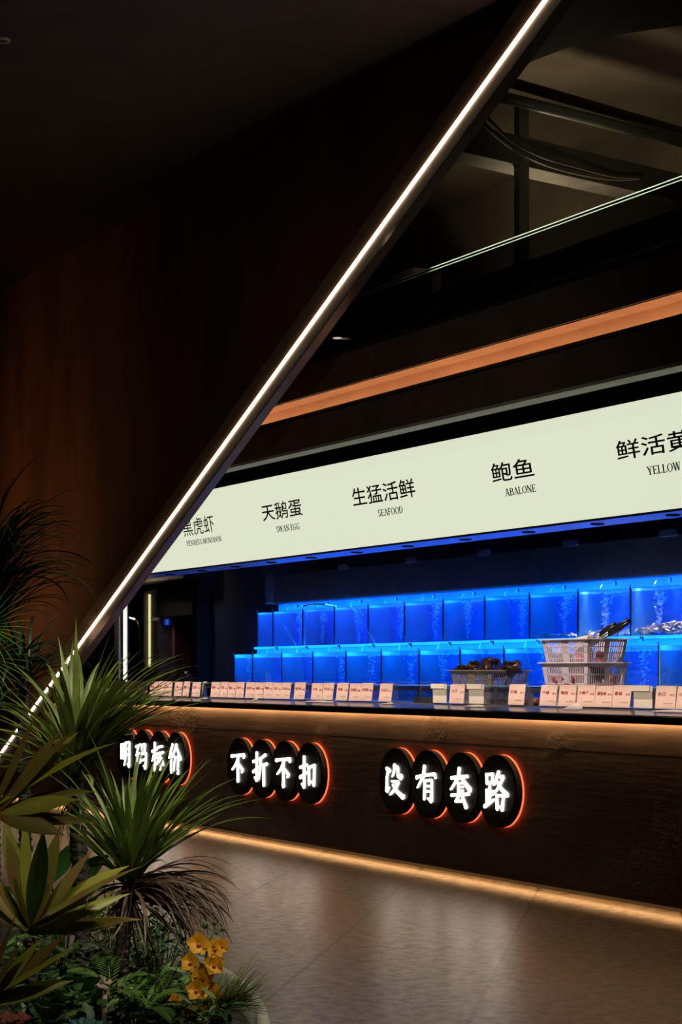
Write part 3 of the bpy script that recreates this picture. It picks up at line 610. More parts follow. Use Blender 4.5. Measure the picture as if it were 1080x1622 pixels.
# ================================================================= CEILING VOID
def bar(p, q, r): return MB().tube([p, q], r, 12)
a, b = onZ(735, 139, 5.35), onZ(1100, 230, 5.35)
o = bar(a, b, .042).build('ceiling_pipe', M['pipe'], loc=a, smooth=True); tag(o, 'straight grey pipe crossing the open ceiling above the post', 'pipe')
a2, b2 = onZ(800, 128, 5.55), onZ(1100, 215, 5.55)
m = MB(); pts = []
for k in range(181):
    f = k/180; pts.append(a2.lerp(b2, f))
m.tube(pts, [.040 if k % 2 else .032 for k in range(181)], 10)
o = m.build('corrugated_conduit', M['cable'], loc=a2); tag(o, 'ribbed dark flexible conduit above the straight ceiling pipe', 'conduit')
for i, (dy, lab) in enumerate(((0, 'thicker sagging cable in the open ceiling, lower of the pair'), (-9, 'thin sagging cable in the open ceiling, upper of the pair'))):
    pts = [onZ(740+i*8, 168+dy, 5.2), onZ(775+i*6, 205+dy, 5.1), onZ(812, 234+dy, 5.05), onZ(860, 258+dy, 5.0), onZ(915, 274+dy, 5.0), onZ(975, 283+dy*.4, 5.05), onZ(1020, 280, 5.1)]
    P2 = []
    for k in range(len(pts)-1):
        p0, p1, p2, p3 = pts[max(k-1, 0)], pts[k], pts[k+1], pts[min(k+2, len(pts)-1)]
        for j in range(6):
            t = j/6; P2.append(.5*((2*p1)+(-p0+p2)*t+(2*p0-5*p1+4*p2-p3)*t*t+(-p0+3*p1-3*p2+p3)*t**3))
    o = MB().tube(P2, .018-.006*i, 8).build('sagging_cable', M['cable'], loc=P2[0], smooth=True); tag(o, lab, 'cable', 'sagging ceiling cables')
a, b = onZ(690, 232, 5.02), onZ(1090, 322, 5.02); d = (b-a).normalized(); sd = Vector((-d.y, d.x, 0))*.24
o = MB().extr([a-d*.6, b+d*.5, b+d*.5+sd, a-d*.6+sd], (0, 0, .22)).build('ceiling_duct', M['duct'], loc=a, bevel=.01); tag(o, 'square grey duct crossing the open ceiling behind the post', 'duct')
q = W(826, 345, 13.9); q2 = W(826, 150, 13.9)
o = MB().box(q.x-.035, q.x+.035, q.y-.045, q.y+.045, 4.02, q2.z-.04).build('steel_post', M['pipe'], loc=(q.x, q.y, 4.02), bevel=.004); tag(o, 'square grey-green steel post rising from the black bulkhead into the open ceiling', 'post')
o = MB().box(xat(655, 2.6), xat(560, 2.6)-2, 2.6, 2.9, 4.3, 5.1).build('ceiling_box', M['concrete'], loc=(xat(655, 2.6), 2.6, 4.3)); tag(o, 'beige boxed duct in the open ceiling beside the beam', 'duct')

# ================================================================= FISH TANKS
XT = xat(370, 1.2)
bd = thing('tank_backboard', 'blue lit board behind the two tiers of fish tanks', 'board', (-3, 1.68, .6))
MB().box(XT+.02, 1.4, 1.665, 1.69, 1.0, 1.965).build('upper_board', M['tank_back'], bd)
MB().box(XT+.02, 1.4, 1.425, 1.432, .9, 1.50).build('lower_board', M['tank_back'], bd)
st = thing('tank_stand', 'dark stepped stand carrying the two tiers of fish tanks', 'stand', (-3, 1.4, 0))
MB().box(XT, 1.4, 1.19, 1.66, 0, .86).build('base', M['dark_in'], st)
MB().box(XT+.03, 1.4, 1.433, 1.664, .86, 1.535).build('upper_support', M['tank_back'], st)
MB().box(XT+.03, 1.4, 1.40, 1.664, 1.536, 1.558).build('shelf', M['tank_shelf'], st)
rnd = random.Random(4)
def tank(x0, x1, y0, y1, z0, zt, zw, lab, grp, first):
    t = thing('fish_tank', lab, 'fish tank', ((x0+x1)/2, (y0+y1)/2, z0), grp)
    MB().box(x0, x1, y0, y0+.006, z0, zt).build('front_glass', M['glass'], t)
    MB().box(x0, x0+.012, y0+.006, y1, z0, zt).build('side_glass', M['edge'], t)
    MB().box(x0-.003, x0+.003, y0-.001, y0+.004, z0, zt+.02).build('corner_strip', M['dk_edge'], t)
    MB().box(x0+.004, x1-.002, y0-.0005, y0+.0065, zt-.004, zt).build('glass_rim', M['edge'], t)
    MB().box(x0+.013, x1-.002, y0+.007, y1-.002, z0+.004, zw).build('water', M['water'], t)
    m = MB()
    for k in range(26):
        xx = x0+.02+(x1-x0-.04)*rnd.random(); m.blob((xx, y0+.012+.02*rnd.random(), zw), .004+.012*rnd.random(), .004, .0025, k, .1, 6, 4)
    m.build('surface_froth', M['bubble'], t, kind='stuff')
    bx_ = x0+(x1-x0)*(.25+.5*rnd.random()); by = y0+.12; m = MB(); sw = rnd.uniform(-.02, .04)
    for k in range(170):
        f = rnd.random(); g = .006+.022*f; r_b = .003+.005*rnd.random()
        m.blob((bx_+rnd.gauss(0, g)+sw*f*f, by+rnd.gauss(0, g*.6), z0+.02+(zw-z0-.02)*f), r_b, r_b, r_b, k, 0, 5, 4)
    m.build('bubble_stream', M['bubble'], t, kind='stuff')
    if x1-x0 < .5: return t
    # air valve on a hose over the rim
    vx = x0+(x1-x0)*.3
    MB().tube([(vx, y1-.02, zt+.045), (vx+.01, y0+.08, zt+.05), (vx+.02, y0+.05, zt+.02), (bx_, by, z0+.05)], .002, 6).build('air_hose', M['tank_back'], t)
    MB().tube([(vx+.12, y0+.10, zt+.03), (vx+.12, y0+.10, zt+.06)], .014, 10).build('air_valve', M['dk_edge'], t)
    return t
xd = xat(997.5, 1.434)
k0 = -int((xd-XT)/.61)
ups = [xd+.61*k for k in range(k0, 4)]
ups = [XT+.02]+[x for x in ups if x > XT+.3]
for i in range(len(ups)-1):
    tank(ups[i], ups[i+1], 1.434, 1.66, 1.56, 1.885, 1.862, 'upper-tier blue lit glass fish tank, %s from the left end' % ordn[i], 'fish tanks of the upper tier', i == 0)
xd2 = xat(1042, 1.2); lows = [xd2+.605*k for k in range(-12, 4)]; lows = [XT]+[x for x in lows if x > XT+.3]
for i in range(len(lows)-1):
    tank(lows[i], lows[i+1], 1.2, 1.424, .88, 1.488, 1.453, 'lower-tier blue lit glass fish tank, %s from the left end' % ordn[i], 'fish tanks of the lower tier', i == 0)
# pale hoses crossing the upper tanks at the left
for i, (pa, pb, yy, lab) in enumerate((((447, 990), (470, 1024), 1.43, 'short pinkish hose slanting in the left upper tank'), ((484.5, 966), (482, 1022), 1.43, 'upright thin white hose in the left upper tanks'),
        ((555, 960), (594, 1019), 1.43, 'long thin pink hose slanting across the upper tanks left of centre'), ((421, 1066), (423, 1080), 1.19, 'short white tube at the leftmost lower tank'))):
    a, b = onY(pa[0], yy, pa[1]), onY(pb[0], yy, pb[1])
    o = MB().tube([a, a.lerp(b, .5)+Vector((.004, 0, .004)), b], .0045 if i < 3 else .009, 6).build('air_hose', M['hose'], loc=a); tag(o, lab, 'hose', 'hoses across the tanks')
pts = [onY(478, 1.45, 961), onY(495, 1.45, 957.5), onY(512, 1.45, 957.5), onY(532, 1.45, 961)]
o = MB().tube(pts, .008, 8).build('white_pipe', M['paper'], loc=pts[0], smooth=True); tag(o, 'white bent pipe lying on the rim of the left upper tanks', 'pipe')
# shellfish on the floor of the right upper tanks
sm = MB(); nn = 10
for side in (1, -1):
    vs = [(0, 0, 0)]
    for j in range(1, 5):
        for k in range(nn+1):
            th = R(-70+140*k/nn); rr = .028*j/4*(1+.05*(k % 2)); vs.append((rr*sin(th), rr*cos(th)-.012, side*.009*cos(pi/2*j/4)*(1 if j < 4 else 0)+side*.001))
    fs = [(0, 1+k, 2+k) for k in range(nn)]+[(1+(j-1)*(nn+1)+k, 1+(j-1)*(nn+1)+k+1, 1+j*(nn+1)+k+1, 1+j*(nn+1)+k) for j in range(1, 4) for k in range(nn)]
    sm.add(vs, fs)
shell0 = sm.build('scallop_shell', M['shell'], smooth=True)
tag(shell0, 'small pink-beige shell in the scattered layer on an upper tank floor', 'shellfish', 'scattered shellfish in the upper tank')
first = True
def put_shell(x, y, z, sc_, lab, grp):
    global first
    o = shell0 if first else shell0.copy()
    if not first: C.objects.link(o)
    first = False
    o.location = (x, y, z); o.scale = (sc_,)*3; o.rotation_euler = (rnd.uniform(-.7, 1.2), rnd.uniform(-.7, .7), rnd.uniform(0, 6.3)); o['label'] = lab; o['group'] = grp
xa, xb = xat(846, 1.5), xat(912, 1.5)
for k in range(26): put_shell(xa+(xb-xa)*(k+.5)/26, 1.47+.07*rnd.random(), 1.578+.006*(k % 2), rnd.uniform(.7, 1.1), 'small pink-beige shell in the scattered layer left of the tongs', 'scattered shellfish in the upper tank')
xa, xb = xat(920, 1.5), xat(990, 1.5)
for k in range(24): put_shell(xa+(xb-xa)*(k+.5)/24, 1.47+.08*rnd.random(), 1.58+.012*(k % 3), rnd.uniform(.8, 1.2), 'pink-beige shell behind the black tongs on the upper tank floor', 'shellfish behind the tongs')
xa, xb = xat(1003, 1.5), xat(1088, 1.5)
for k in range(70):
    f = rnd.random(); hp = .065*(.35+.65*min(1, f*2.2)); put_shell(xa+(xb-xa)*f, 1.46+.10*rnd.random(), 1.58+hp*rnd.random(), rnd.uniform(.9, 1.3), 'pink-beige shell in the heap at the right edge upper tank', 'heap of shellfish in the right upper tank')

# hood above the tanks
hd = thing('tank_hood', 'dark grey metal hood panel above the blue fish tanks', 'hood', (-3, 1.6, 1.96))
xh = xat(434, 1.6)
MB().box(xh, 1.6, 1.6, 1.95, 1.968, 2.235).build('panel', M['hood'], hd)
MB().box(xat(420, 1.6), xh-.01, 1.6, 1.98, 1.97, 2.25).build('end_panel', M['duct'], hd)
for i, px in enumerate((545, 652, 768, 905, 1060)):
    x = xat(px, 1.6)
    o = thing('hood_lamp', ('small grey capsule lamp on top of the tank hood, %s from the left' % ordn[i]), 'lamp', (x, 1.6, 2.235), 'lamps on the tank hood')
    m = MB(); n = 20; m.extr([(x-.07+.025*cos(t), 1.585, 2.250+.025*sin(t)) for t in [pi/2+pi*k/10 for k in range(11)]]+[(x+.07+.025*cos(t), 1.585, 2.250+.025*sin(t)) for t in [-pi/2+pi*k/10 for k in range(11)]], (0, .08, 0)); m.build('shell', M['steel'], o, bevel=.004)
    MB().box(x-.03, x+.03, 1.59, 1.66, 2.236, 2.246).build('foot', M['hood'], o)

# ================================================================= BASKETS
def basket(name, label, px_corner, y_c, zb, L, Dp, H, m_, loc_group=None, holes=True, taper=.82):
    x1 = xat(px_corner, y_c); x0 = x1-L; y0, y1 = y_c, y_c+Dp; cx, cy = (x0+x1)/2, (y0+y1)/2
    t = thing(name, label, 'basket', (cx, cy, zb), loc_group)
    def P(fx, fy, fz):
        k = taper+(1-taper)*fz; return Vector((cx+(fx-.5)*L*k, cy+(fy-.5)*Dp*k, zb+H*fz))
    side = MB(); th = .0035
    def strip(f0, f1, z0, z1, s):
        fn = {0: lambda f, z: P(f, 0, z), 1: lambda f, z: P(1, f, z), 2: lambda f, z: P(f, 1, z), 3: lambda f, z: P(0, f, z)}[s]
        nv = {0: (0, th, 0), 1: (-th, 0, 0), 2: (0, -th, 0), 3: (th, 0, 0)}[s]
        side.extr([fn(f0, z0), fn(f1, z0), fn(f1, z1), fn(f0, z1)], nv)
    for s in range(4):
        nb = 26 if s in (0, 2) else 18
        for z0, z1 in ((0, .10), (.295, .325), (.51, .54), (.725, .755), (.92, 1.0)): strip(0, 1, z0, z1, s)
        for k in range(nb+1):
            f = k/nb; wv = .15/nb
            strip(max(0, f-wv), min(1, f+wv), .08, .95, s)
        strip(0, .07, 0, 1, s); strip(.93, 1, 0, 1, s); strip(.44, .56, 0, 1, s)
    side.build('lattice_sides', m_, t)
    MB().extr([P(0, 0, 0), P(1, 0, 0), P(1, 1, 0), P(0, 1, 0)], (0, 0, .004)).build('bottom', m_, t)
    r = MB(); e = .018
    a = [P(0, 0, 1)+Vector((-e, -e, 0)), P(1, 0, 1)+Vector((e, -e, 0)), P(1, 1, 1)+Vector((e, e, 0)), P(0, 1, 1)+Vector((-e, e, 0))]; b = [P(0, 0, 1), P(1, 0, 1), P(1, 1, 1), P(0, 1, 1)]
    for k in range(4): j = (k+1) % 4; r.extr([a[k], a[j], b[j], b[k]], (0, 0, .007))
    r.build('rim', m_, t)
    return t, cx, cy
tb, bx, by = basket('plastic_basket', 'cream plastic lattice basket heaped with dark shells, left of the stacked baskets', 778, .45, 1.10, .52, .30, .222, M['basket_g'])
for i, (px, py, rx, rz, lab) in enumerate(((735, 1060, .075, .045, 'small dark glossy abalone at the left of the basket'), (752, 1056, .06, .07, 'tall dark abalone, second from the left in the basket'), (777, 1054, .105, .085, 'largest dark glossy abalone heaped mid-basket'), (812, 1056, .085, .065, 'dark glossy abalone at the right of the basket'), (760, 1062, .07, .05, 'dark abalone low at the basket front edge'), (795, 1064, .06, .04, 'dark abalone low between the two tallest ones'))):
    yy = .56+.05*(i % 2); c = onY(px, yy, py)
    o = thing('abalone', lab+' of cream plastic', 'shellfish', (c.x, c.y, c.z-.04), 'dark shells in the cream basket')
    MB().blob((c.x, c.y, c.z-rz*.2), rx*.9, rx*.7, rz*.75, i, .5, 18, 12, i).build('shell', M['abalone'], o, smooth=True)
    m = MB()
    for k in range(7): an = k*.9+i; m.blob((c.x+rx*.62*cos(an), c.y+rx*.45*sin(an), c.z+rz*.32+.006*(k % 2)), .017, .015, .014, k, .3, 8, 6)
    m.build('shell_ridge', M['abalone'], o, smooth=True)
tb2, bx2, by2 = basket('plastic_basket', 'lower white plastic lattice basket of dark red seafood, under the one with tongs', 931, .42, 1.10, .50, .30, .268, M['basket_w'])
tb3, bx3, by3 = basket('plastic_basket', 'upper white plastic lattice basket holding tongs, on top of the dark red one', 931, .42, 1.345, .50, .30, .168, M['basket_w'], None, True, .86)
for k in range(14):
    c = (bx2-.17+.052*(k % 7)+.01*(k//7), by2-.07+.13*(k//7), 1.10+.115+.10*((k*7) % 3)/3)
    o = MB().blob(c, .075, .065, .065, k, .5, 14, 9, k).build('seafood_piece', M['meat'], loc=c, smooth=True)
    tag(o, 'dark red seafood lump inside the lower white basket', 'seafood', 'seafood lumps in the lower basket')
for i, (dx, dy, r, h, mm, lab) in enumerate(((.07, -.05, .07, .055, 'redbag', 'bright red wrapped bundle inside the upper white basket'), (.14, .02, .04, .045, 'redbag', 'smaller red wrapped bundle at the right inside the upper basket'), (-.13, -.05, .07, .04, 'bush', 'grey-green bundle low at the left inside the upper basket'))):
    c = (bx3+dx, by3+dy, 1.345+h+.01); o = MB().blob(c, r, r*.7, h, i+9, .4, 14, 9).build('wrapped_bundle', M[mm], loc=c, smooth=True); tag(o, lab, 'bundle')
# yellow-white wrapper poking out
a = onY(903, .55, 1016); b = onY(931, .55, 1006)
o = MB().extr([a, onY(918, .55, 1018), b+Vector((0, 0, -.012)), b, onY(912, .55, 1010)], (.0, .04, 0)).build('food_wrapper', M['pack'], loc=a); tag(o, 'yellow and white wrapper sticking out of the upper basket', 'wrapper')
# two tongs
for i, (pa, pb, lab) in enumerate((((932, 1019), (974, 989), 'black-handled steel tongs leaning left of the pair in the upper basket'), ((940, 1019), (995, 984), 'black-handled steel tongs, right one of the pair in the upper basket'))):
    a, b = onY(pa[0], .5, pa[1]), onY(pb[0], .55, pb[1]); d = (b-a)
    t = thing('serving_tongs', lab, 'tongs', tuple(a-d*.4), 'tongs in the upper basket')
    for s in (-1, 1):
        off = Vector((0, .0, .006*s)); mb = MB().tube([a-d*.5+off*.4, a+off, a+d*.62+off*1.5], [.007, .008, .009], 8); mb.build('arm', M['steel'], t, smooth=True)
        MB().tube([a+d*.45+off*1.5, a+d*.75+off*1.8, a+d+off*1.2], [.011, .014, .011], 10).build('grip', M['tongb'], t, smooth=True)
# dark tray items between baskets
a = onY(840, .5, 1108); o = MB().blob((a.x, a.y, 1.125), .13, .09, .028, 3, .4, 16, 8).build('squid_piece', M['meat'], loc=a, smooth=True); tag(o, 'flat dark red seafood piece on the steel worktop between baskets', 'seafood')
for i, (px, lab) in enumerate(((673, 'low brown cardboard box on the worktop left of the dark-shell basket'), (793, 'low brown cardboard box under the front of the dark-shell basket'))):
    a = xat(px, .36); o = MB().box(a-.12, a+.12, .33, .42, 1.096, 1.14).build('cardboard_box', M['wood'], loc=(a, .36, 1.096), bevel=.003); tag(o, lab, 'box')

# ================================================================= KITCHEN GLIMPSE (left)
def zq(px, py, y): return onY(px, y, py).z
xc = xat(188.5, 1.25); xl = xat(197.5, 1.2)
t = thing('light_column', 'shiny steel column with a tall vertical light tube, left of the glass cabinet', 'column', (xc, 1.25, 0))
MB().cyl((xc, 1.25, 0), .055, 2.9).build('shaft', M['steel'], t, smooth=True)
MB().box(xl-.014, xl+.010, 1.19, 1.21, 1.1, 2.8).build('light_tube', M['lamp_led'], t)
MB().box(xl-.035, xl+.05, 1.211, 1.23, 1.1, 2.8).build('backplate', M['sill'], t)
y = 1.5
pts = [onY(207, y, 979), onY(212, y, 980), onY(217, y, 984), onY(220.5, y, 994), onY(221, y, 1012), onY(221, y, 1040), onY(221, y, 1080)]
t = thing('curved_lamp', 'slim curved arm lamp with a small lit head beside the glass cabinet', 'lamp', tuple(pts[-1]))
MB().tube(pts[1:], .008, 8).build('arm', M['bronze'], t, smooth=True)
MB().tube([pts[0]+Vector((-.05, 0, .01)), pts[0], pts[1], pts[2]], [.005, .008, .009, .006], 10).build('lamp_head', M['lamp_led'], t, smooth=True)
y = 2.0
x0, x1, x2, x3 = xat(228, y), xat(252, y), xat(254, y), xat(311, y)
t = thing('glass_cabinet', 'tall narrow glass cabinet with a yellow light strip, left of the black box', 'cabinet', (x0, y, 0))
MB().box(x0-.04, x0, y, y+.5, .0, zq(228, 933, y)).build('side_frame', M['duct'], t)
MB().box(x1-.05, x1, y, y+.5, .0, zq(250, 930, y)).build('side_frame', M['sill'], t)
MB().box(x0, x1-.05, y, y+.5, zq(240, 936, y), zq(240, 930, y)).build('top_frame', M['duct'], t)
MB().box(x0, x1-.05, y+.002, y+.008, .3, zq(240, 936, y)).build('glass_door', M['glass'], t)
MB().box(x0+.012, x0+.030, y+.05, y+.07, zq(232, 1056, y), zq(232, 941, y)).build('light_strip', M['yel_led'], t)
MB().box(x0, x1-.05, y+.45, y+.5, .0, zq(240, 936, y)).build('back', M['olive'], t)
for pz in (985, 1030): MB().box(x0, x1-.05, y+.02, y+.45, zq(240, pz, y)-.006, zq(240, pz, y)).build('shelf', M['glass'], t)
MB().box(xat(244, y), xat(250, y), y-.03, y, zq(247, 983, y), zq(247, 978, y)).build('plug', M['paper'], t)
o = MB().box(x2, x3, y-.05, y+.5, zq(280, 976, y-.05), zq(280, 932, y-.05)+.04).build('black_extractor_box', M['black'], loc=(x2, y, 2), bevel=.01); tag(o, 'big black box hanging above the maroon cabinet door', 'box')
t = thing('maroon_fridge', 'maroon upright fridge with a small blue display, under the black box', 'fridge', (x2, y+.1, 0))
xm = xat(277, y+.1)
MB().box(x2+.005, xm, y+.1, y+.3, 0, zq(260, 978, y+.1)).build('body', M['maroon'], t, bevel=.01)
MB().box(xm-.03, xm, y+.085, y+.099, zq(275, 1043, y+.1), zq(275, 978, y+.1)).build('door_edge', mat('pink_edge', (.35, .16, .13), .4), t)
MB().box(xat(262.5, y+.1), xat(267.5, y+.1), y+.08, y+.098, zq(265, 990, y+.1), zq(265, 981, y+.1)).build('display', M['bluescr'], t)
ys = 2.35; xa, xb = xat(287, ys), xat(313, ys)
t = thing('bottle_rack', 'dark open shelf rack of bottles beside the maroon fridge', 'shelf', (xa, ys, 0))
for k, pz in enumerate((1000, 1018, 1036, 1054, 1072)):
    MB().box(xa, xb, ys, ys+.3, zq(300, pz, ys)-.012, zq(300, pz, ys)).build('shelf', M['sill'], t)
MB().box(xa-.02, xa, ys, ys+.3, .8, zq(300, 982, ys)).build('upright', M['duct'], t); MB().box(xa-.02, xb+.1, ys+.3, ys+.32, .8, zq(300, 975, ys)).build('back', M['dark_in'], t)
b0 = None
for k, pz in enumerate((1000, 1018, 1036, 1054, 1072)):
    for j in range(6):
        z = zq(300, pz, ys)+.001; x = xa+(xb-xa)*(j+.5)/6
        if b0 is None:
            m = MB(); m.tube([(0, 0, 0), (0, 0, .05), (0, 0, .065), (0, 0, .09)], [.026, .026, .010, .010], 12); b0 = m.build('bottle', M['bottle'], smooth=True); o = b0
        else: o = b0.copy(); C.objects.link(o)
        o.location = (x, ys+.08, z); tag(o, 'small brown bottle on the dark shelves beside the maroon fridge', 'bottle', 'bottles on the dark rack')
a = onY(296, 1.6, 1070); m = MB()
for k in range(5): m.blob((a.x+(k-2)*.07, a.y, 1.28-.03*abs(k-2)), .06, .05, .05, k, .5, 12, 8)
o = m.build('plastic_bag', mat('grey_bag_plastic', (.12, .12, .12), .3), loc=(a.x, a.y, 1.2), smooth=True); tag(o, 'crumpled grey plastic bag on the back counter below the bottle rack', 'bag')
o = MB().box(-12, xat(318, 1.75), 1.45, 1.85, 0, 1.21).build('back_counter', M['dark_in'], loc=(-8, 1.6, 0), bevel=.01); tag(o, 'dark back counter in front of the kitchen fittings', 'counter')
a = onY(217, .9, 1075); o = MB().tube([(a.x, .9, 1.095), (a.x, .9, 1.30)], .018, 14).build('brass_post', M['bronze'], loc=(a.x, .9, 1.095)); tag(o, 'short brass post behind the left price cards', 'post')

# ================================================================= PLANTER AND PLANTS
def CP(X, Y, z): p = CAM+RGT*X+FWD*Y; return Vector((p.x, p.y, z))
PC = (-1.4, 4.9); PA = (1.22, 2.3); PH = .35
N_ = 72
def ell(da, z): return [CP(PC[0]+(PA[0]+da)*cos(2*pi*k/N_), PC[1]+(PA[1]+da)*sin(2*pi*k/N_), z) for k in range(N_)]
pl = thing('planter', 'pale grey rounded planter tub with black soil, bottom left', 'planter', tuple(CP(*PC, 0)))
m = MB(); rings = [ell(-.12, 0), ell(-.02, .2), ell(0, PH-.02), ell(-.005, PH), ell(-.035, PH), ell(-.04, PH-.10)]
m.add([v for r in rings for v in r], [(j*N_+k, j*N_+(k+1) % N_, (j+1)*N_+(k+1) % N_, (j+1)*N_+k) for j in range(5) for k in range(N_)]); m.build('tub', M['planter'], pl, smooth=True)
m = MB(); cc = CP(*PC, PH-.05); m.add([cc]+ell(-.038, PH-.07), [(0, 1+k, 1+(k+1) % N_) for k in range(N_)]); m.build('soil', M['soil'], pl)

def ribbon(mb, base, az, el, L, wd, droop, nseg=9, fold=.25, taper=1.0, roll=0, curl=0, shape='strap'):
    # az, el in camera-right based world frame; droop = how much the leaf bends towards the ground
    p = Vector(base); e = el; a = az; vs = []
    for i in range(nseg+1):
        f = i/nseg
        d = (RGT*cos(a)+FWD*sin(a))*cos(e)+UP*sin(e)
        side = (RGT*(-sin(a))+FWD*cos(a)); nrm = side.cross(d).normalized()
        side = (side*cos(roll)+nrm*sin(roll)); nrm = side.cross(d).normalized()
        if shape == 'strap': ww = wd*(.55+.45*min(1, f*4))*(1-f**3.2) if f < 1 else 0
        elif shape == 'lance': ww = wd*max(.10, sin(pi*min(1, f*1.02+.02))**.8) if f < 1 else 0
        else: ww = wd*(sin(pi*f)**.6 if 0 < f < 1 else .02)
        ww = max(ww, wd*.03)
        vs += [p-side*ww/2+nrm*ww*fold*.5, p-side*ww*.0-nrm*ww*fold*.0, p+side*ww/2+nrm*ww*fold*.5]
        p = p+d*(L/nseg); e -= droop/nseg*(.35+1.3*f); a += curl/nseg
    mb.add(vs, [q for i in range(nseg) for q in ((3*i, 3*i+1, 3*i+4, 3*i+3), (3*i+1, 3*i+2, 3*i+5, 3*i+4))])
def trunk(pts, rs, n=14, ringy=.004):
    P2 = []; R2 = []
    for k in range(len(pts)-1):
        L = (Vector(pts[k+1])-Vector(pts[k])).length; c = max(3, int(L/.008))
        for j in range(c):
            f = j/c; P2.append(Vector(pts[k]).lerp(Vector(pts[k+1]), f)); R2.append(rs[k]+(rs[k+1]-rs[k])*f+(ringy if (len(P2) % 3 == 0) else 0)+.001*sin(len(P2)*1.7))
    return MB().tube(P2, R2, n)
rd = random.Random(11)
# dragon tree A (left, tall)
TA_ = 5.55
base = W(120, 1238, TA_); foot = W(131, 1540, TA_)
pa = thing('dragon_tree', 'tall strap-leaved plant on a dark slim trunk, its crown over the left price cards', 'plant', (foot.x, foot.y, PH-.07))
trunk([Vector((foot.x, foot.y, PH-.07)), W(131, 1440, TA_), W(124, 1330, TA_), base+Vector((0, 0, .03))], [.024, .023, .024, .022]).build('trunk', M['dkbark'], pa, smooth=True)
m = MB()
for k in range(120):
    f = k/120; az = rd.uniform(-pi, pi) if k > 26 else rd.uniform(-.8, .9)
    el = rd.uniform(.15, 1.45) if k > 26 else rd.uniform(.35, 1.1)
    if abs(az) < 1.1: el = max(el, .8+.3*rd.random())
    ribbon(m, base+Vector((rd.uniform(-.012, .012), rd.uniform(-.012, .012), rd.uniform(-.02, .07))), az, el, rd.uniform(.32, .47), rd.uniform(.015, .024), rd.uniform(.5, 1.35), 10, .3, roll=rd.uniform(-.4, .4), curl=rd.uniform(-.25, .25))
# the long ones that show against the beam and cards
for (az, el, L, dr) in ((2.0, 1.30, .44, .5), (2.4, 1.1, .45, .9), (1.0, 1.2, .44, .8), (-1.0, .9, .42, 1.2), (.2, 1.42, .43, .3), (1.7, 1.50, .46, .25), (.1, 1.15, .44, 1.15), (.0, .95, .46, 1.1), (-.1, .8, .48, .95), (.15, .72, .47, .8), (2.9, 1.0, .46, 1.2), (3.2, .8, .46, 1.1), (.2, 1.3, .42, .7), (-.2, 1.05, .43, 1.3)):
    ribbon(m, base+Vector((0, 0, .03)), az, el, L, .022, dr, 12, .3)
m.build('foliage', M['leaf'], pa, smooth=True)
m = MB()
for k in range(26): ribbon(m, base+Vector((rd.uniform(-.015, .015), rd.uniform(-.015, .015), rd.uniform(-.05, .0))), rd.uniform(-pi, pi), rd.uniform(-.6, .2), rd.uniform(.14, .26), .008, rd.uniform(.8, 1.6), 7, .4, roll=rd.uniform(-1, 1), curl=rd.uniform(-1, 1))
m.build('dry_leaves', M['dry'], pa, smooth=True)
# dragon tree B (front, centre)
TB_ = 5.15
base = W(207, 1402, TB_); foot = W(190, 1600, TB_)
pb = thing('dragon_tree', 'strap-leaved plant with a brown dry leaf skirt, in front of the floor glow', 'plant', (foot.x, foot.y, PH-.07))
trunk([Vector((foot.x, foot.y, PH-.07)), W(190, 1560, TB_), W(196, 1480, TB_), base+Vector((0, 0, .02))], [.021, .020, .019, .020]).build('trunk', M['bark'], pb, smooth=True)
m = MB()
for k in range(105):
    az = rd.uniform(-pi, pi); el = rd.uniform(.65, 1.5)
    ribbon(m, base+Vector((rd.uniform(-.014, .014), rd.uniform(-.014, .014), rd.uniform(-.015, .05))), az, el, rd.uniform(.24, .40), rd.uniform(.014, .020), rd.uniform(.2, .85), 9, .3, roll=rd.uniform(-.4, .4), curl=rd.uniform(-.2, .2))
for (az, el, L, dr) in ((0, .95, .40, 1.0), (.1, .86, .40, .85), (-.1, .80, .43, .8), (0, .72, .42, .95), (.2, 1.0, .41, .8), (.0, .92, .36, .35), (-.2, 1.08, .37, .5), (.3, 1.15, .40, .6), (0, .68, .34, .5), (.3, 1.25, .38, .4), (.1, .78, .36, .55)):
    ribbon(m, base+Vector((0, 0, .02)), az, el, L, .020, dr, 12, .3)
m.build('foliage', M['leaf2'], pb, smooth=True)
m = MB()
for k in range(120):
    az = rd.gauss(.0, .5) if k % 5 else rd.uniform(-pi, pi)
    ribbon(m, base+Vector((rd.uniform(-.01, .02), rd.uniform(-.01, .01), rd.uniform(-.04, .01))), az, rd.uniform(-.2, .60), rd.uniform(.20, .35), rd.uniform(.006, .011), rd.uniform(1.2, 2.3), 10, .5, roll=rd.uniform(-1.2, 1.2), curl=rd.uniform(-.6, .6))
for k in range(26):
    ribbon(m, base+Vector((rd.uniform(-.02, .02), rd.uniform(-.01, .01), -.02)), rd.uniform(-pi, pi), rd.uniform(-1.2, -.5), rd.uniform(.14, .30), .006, rd.uniform(0, .5), 8, .5, roll=rd.uniform(-1, 1), curl=rd.uniform(-1.5, 1.5))
m.build('dry_leaves', M['dry'], pb, smooth=True)
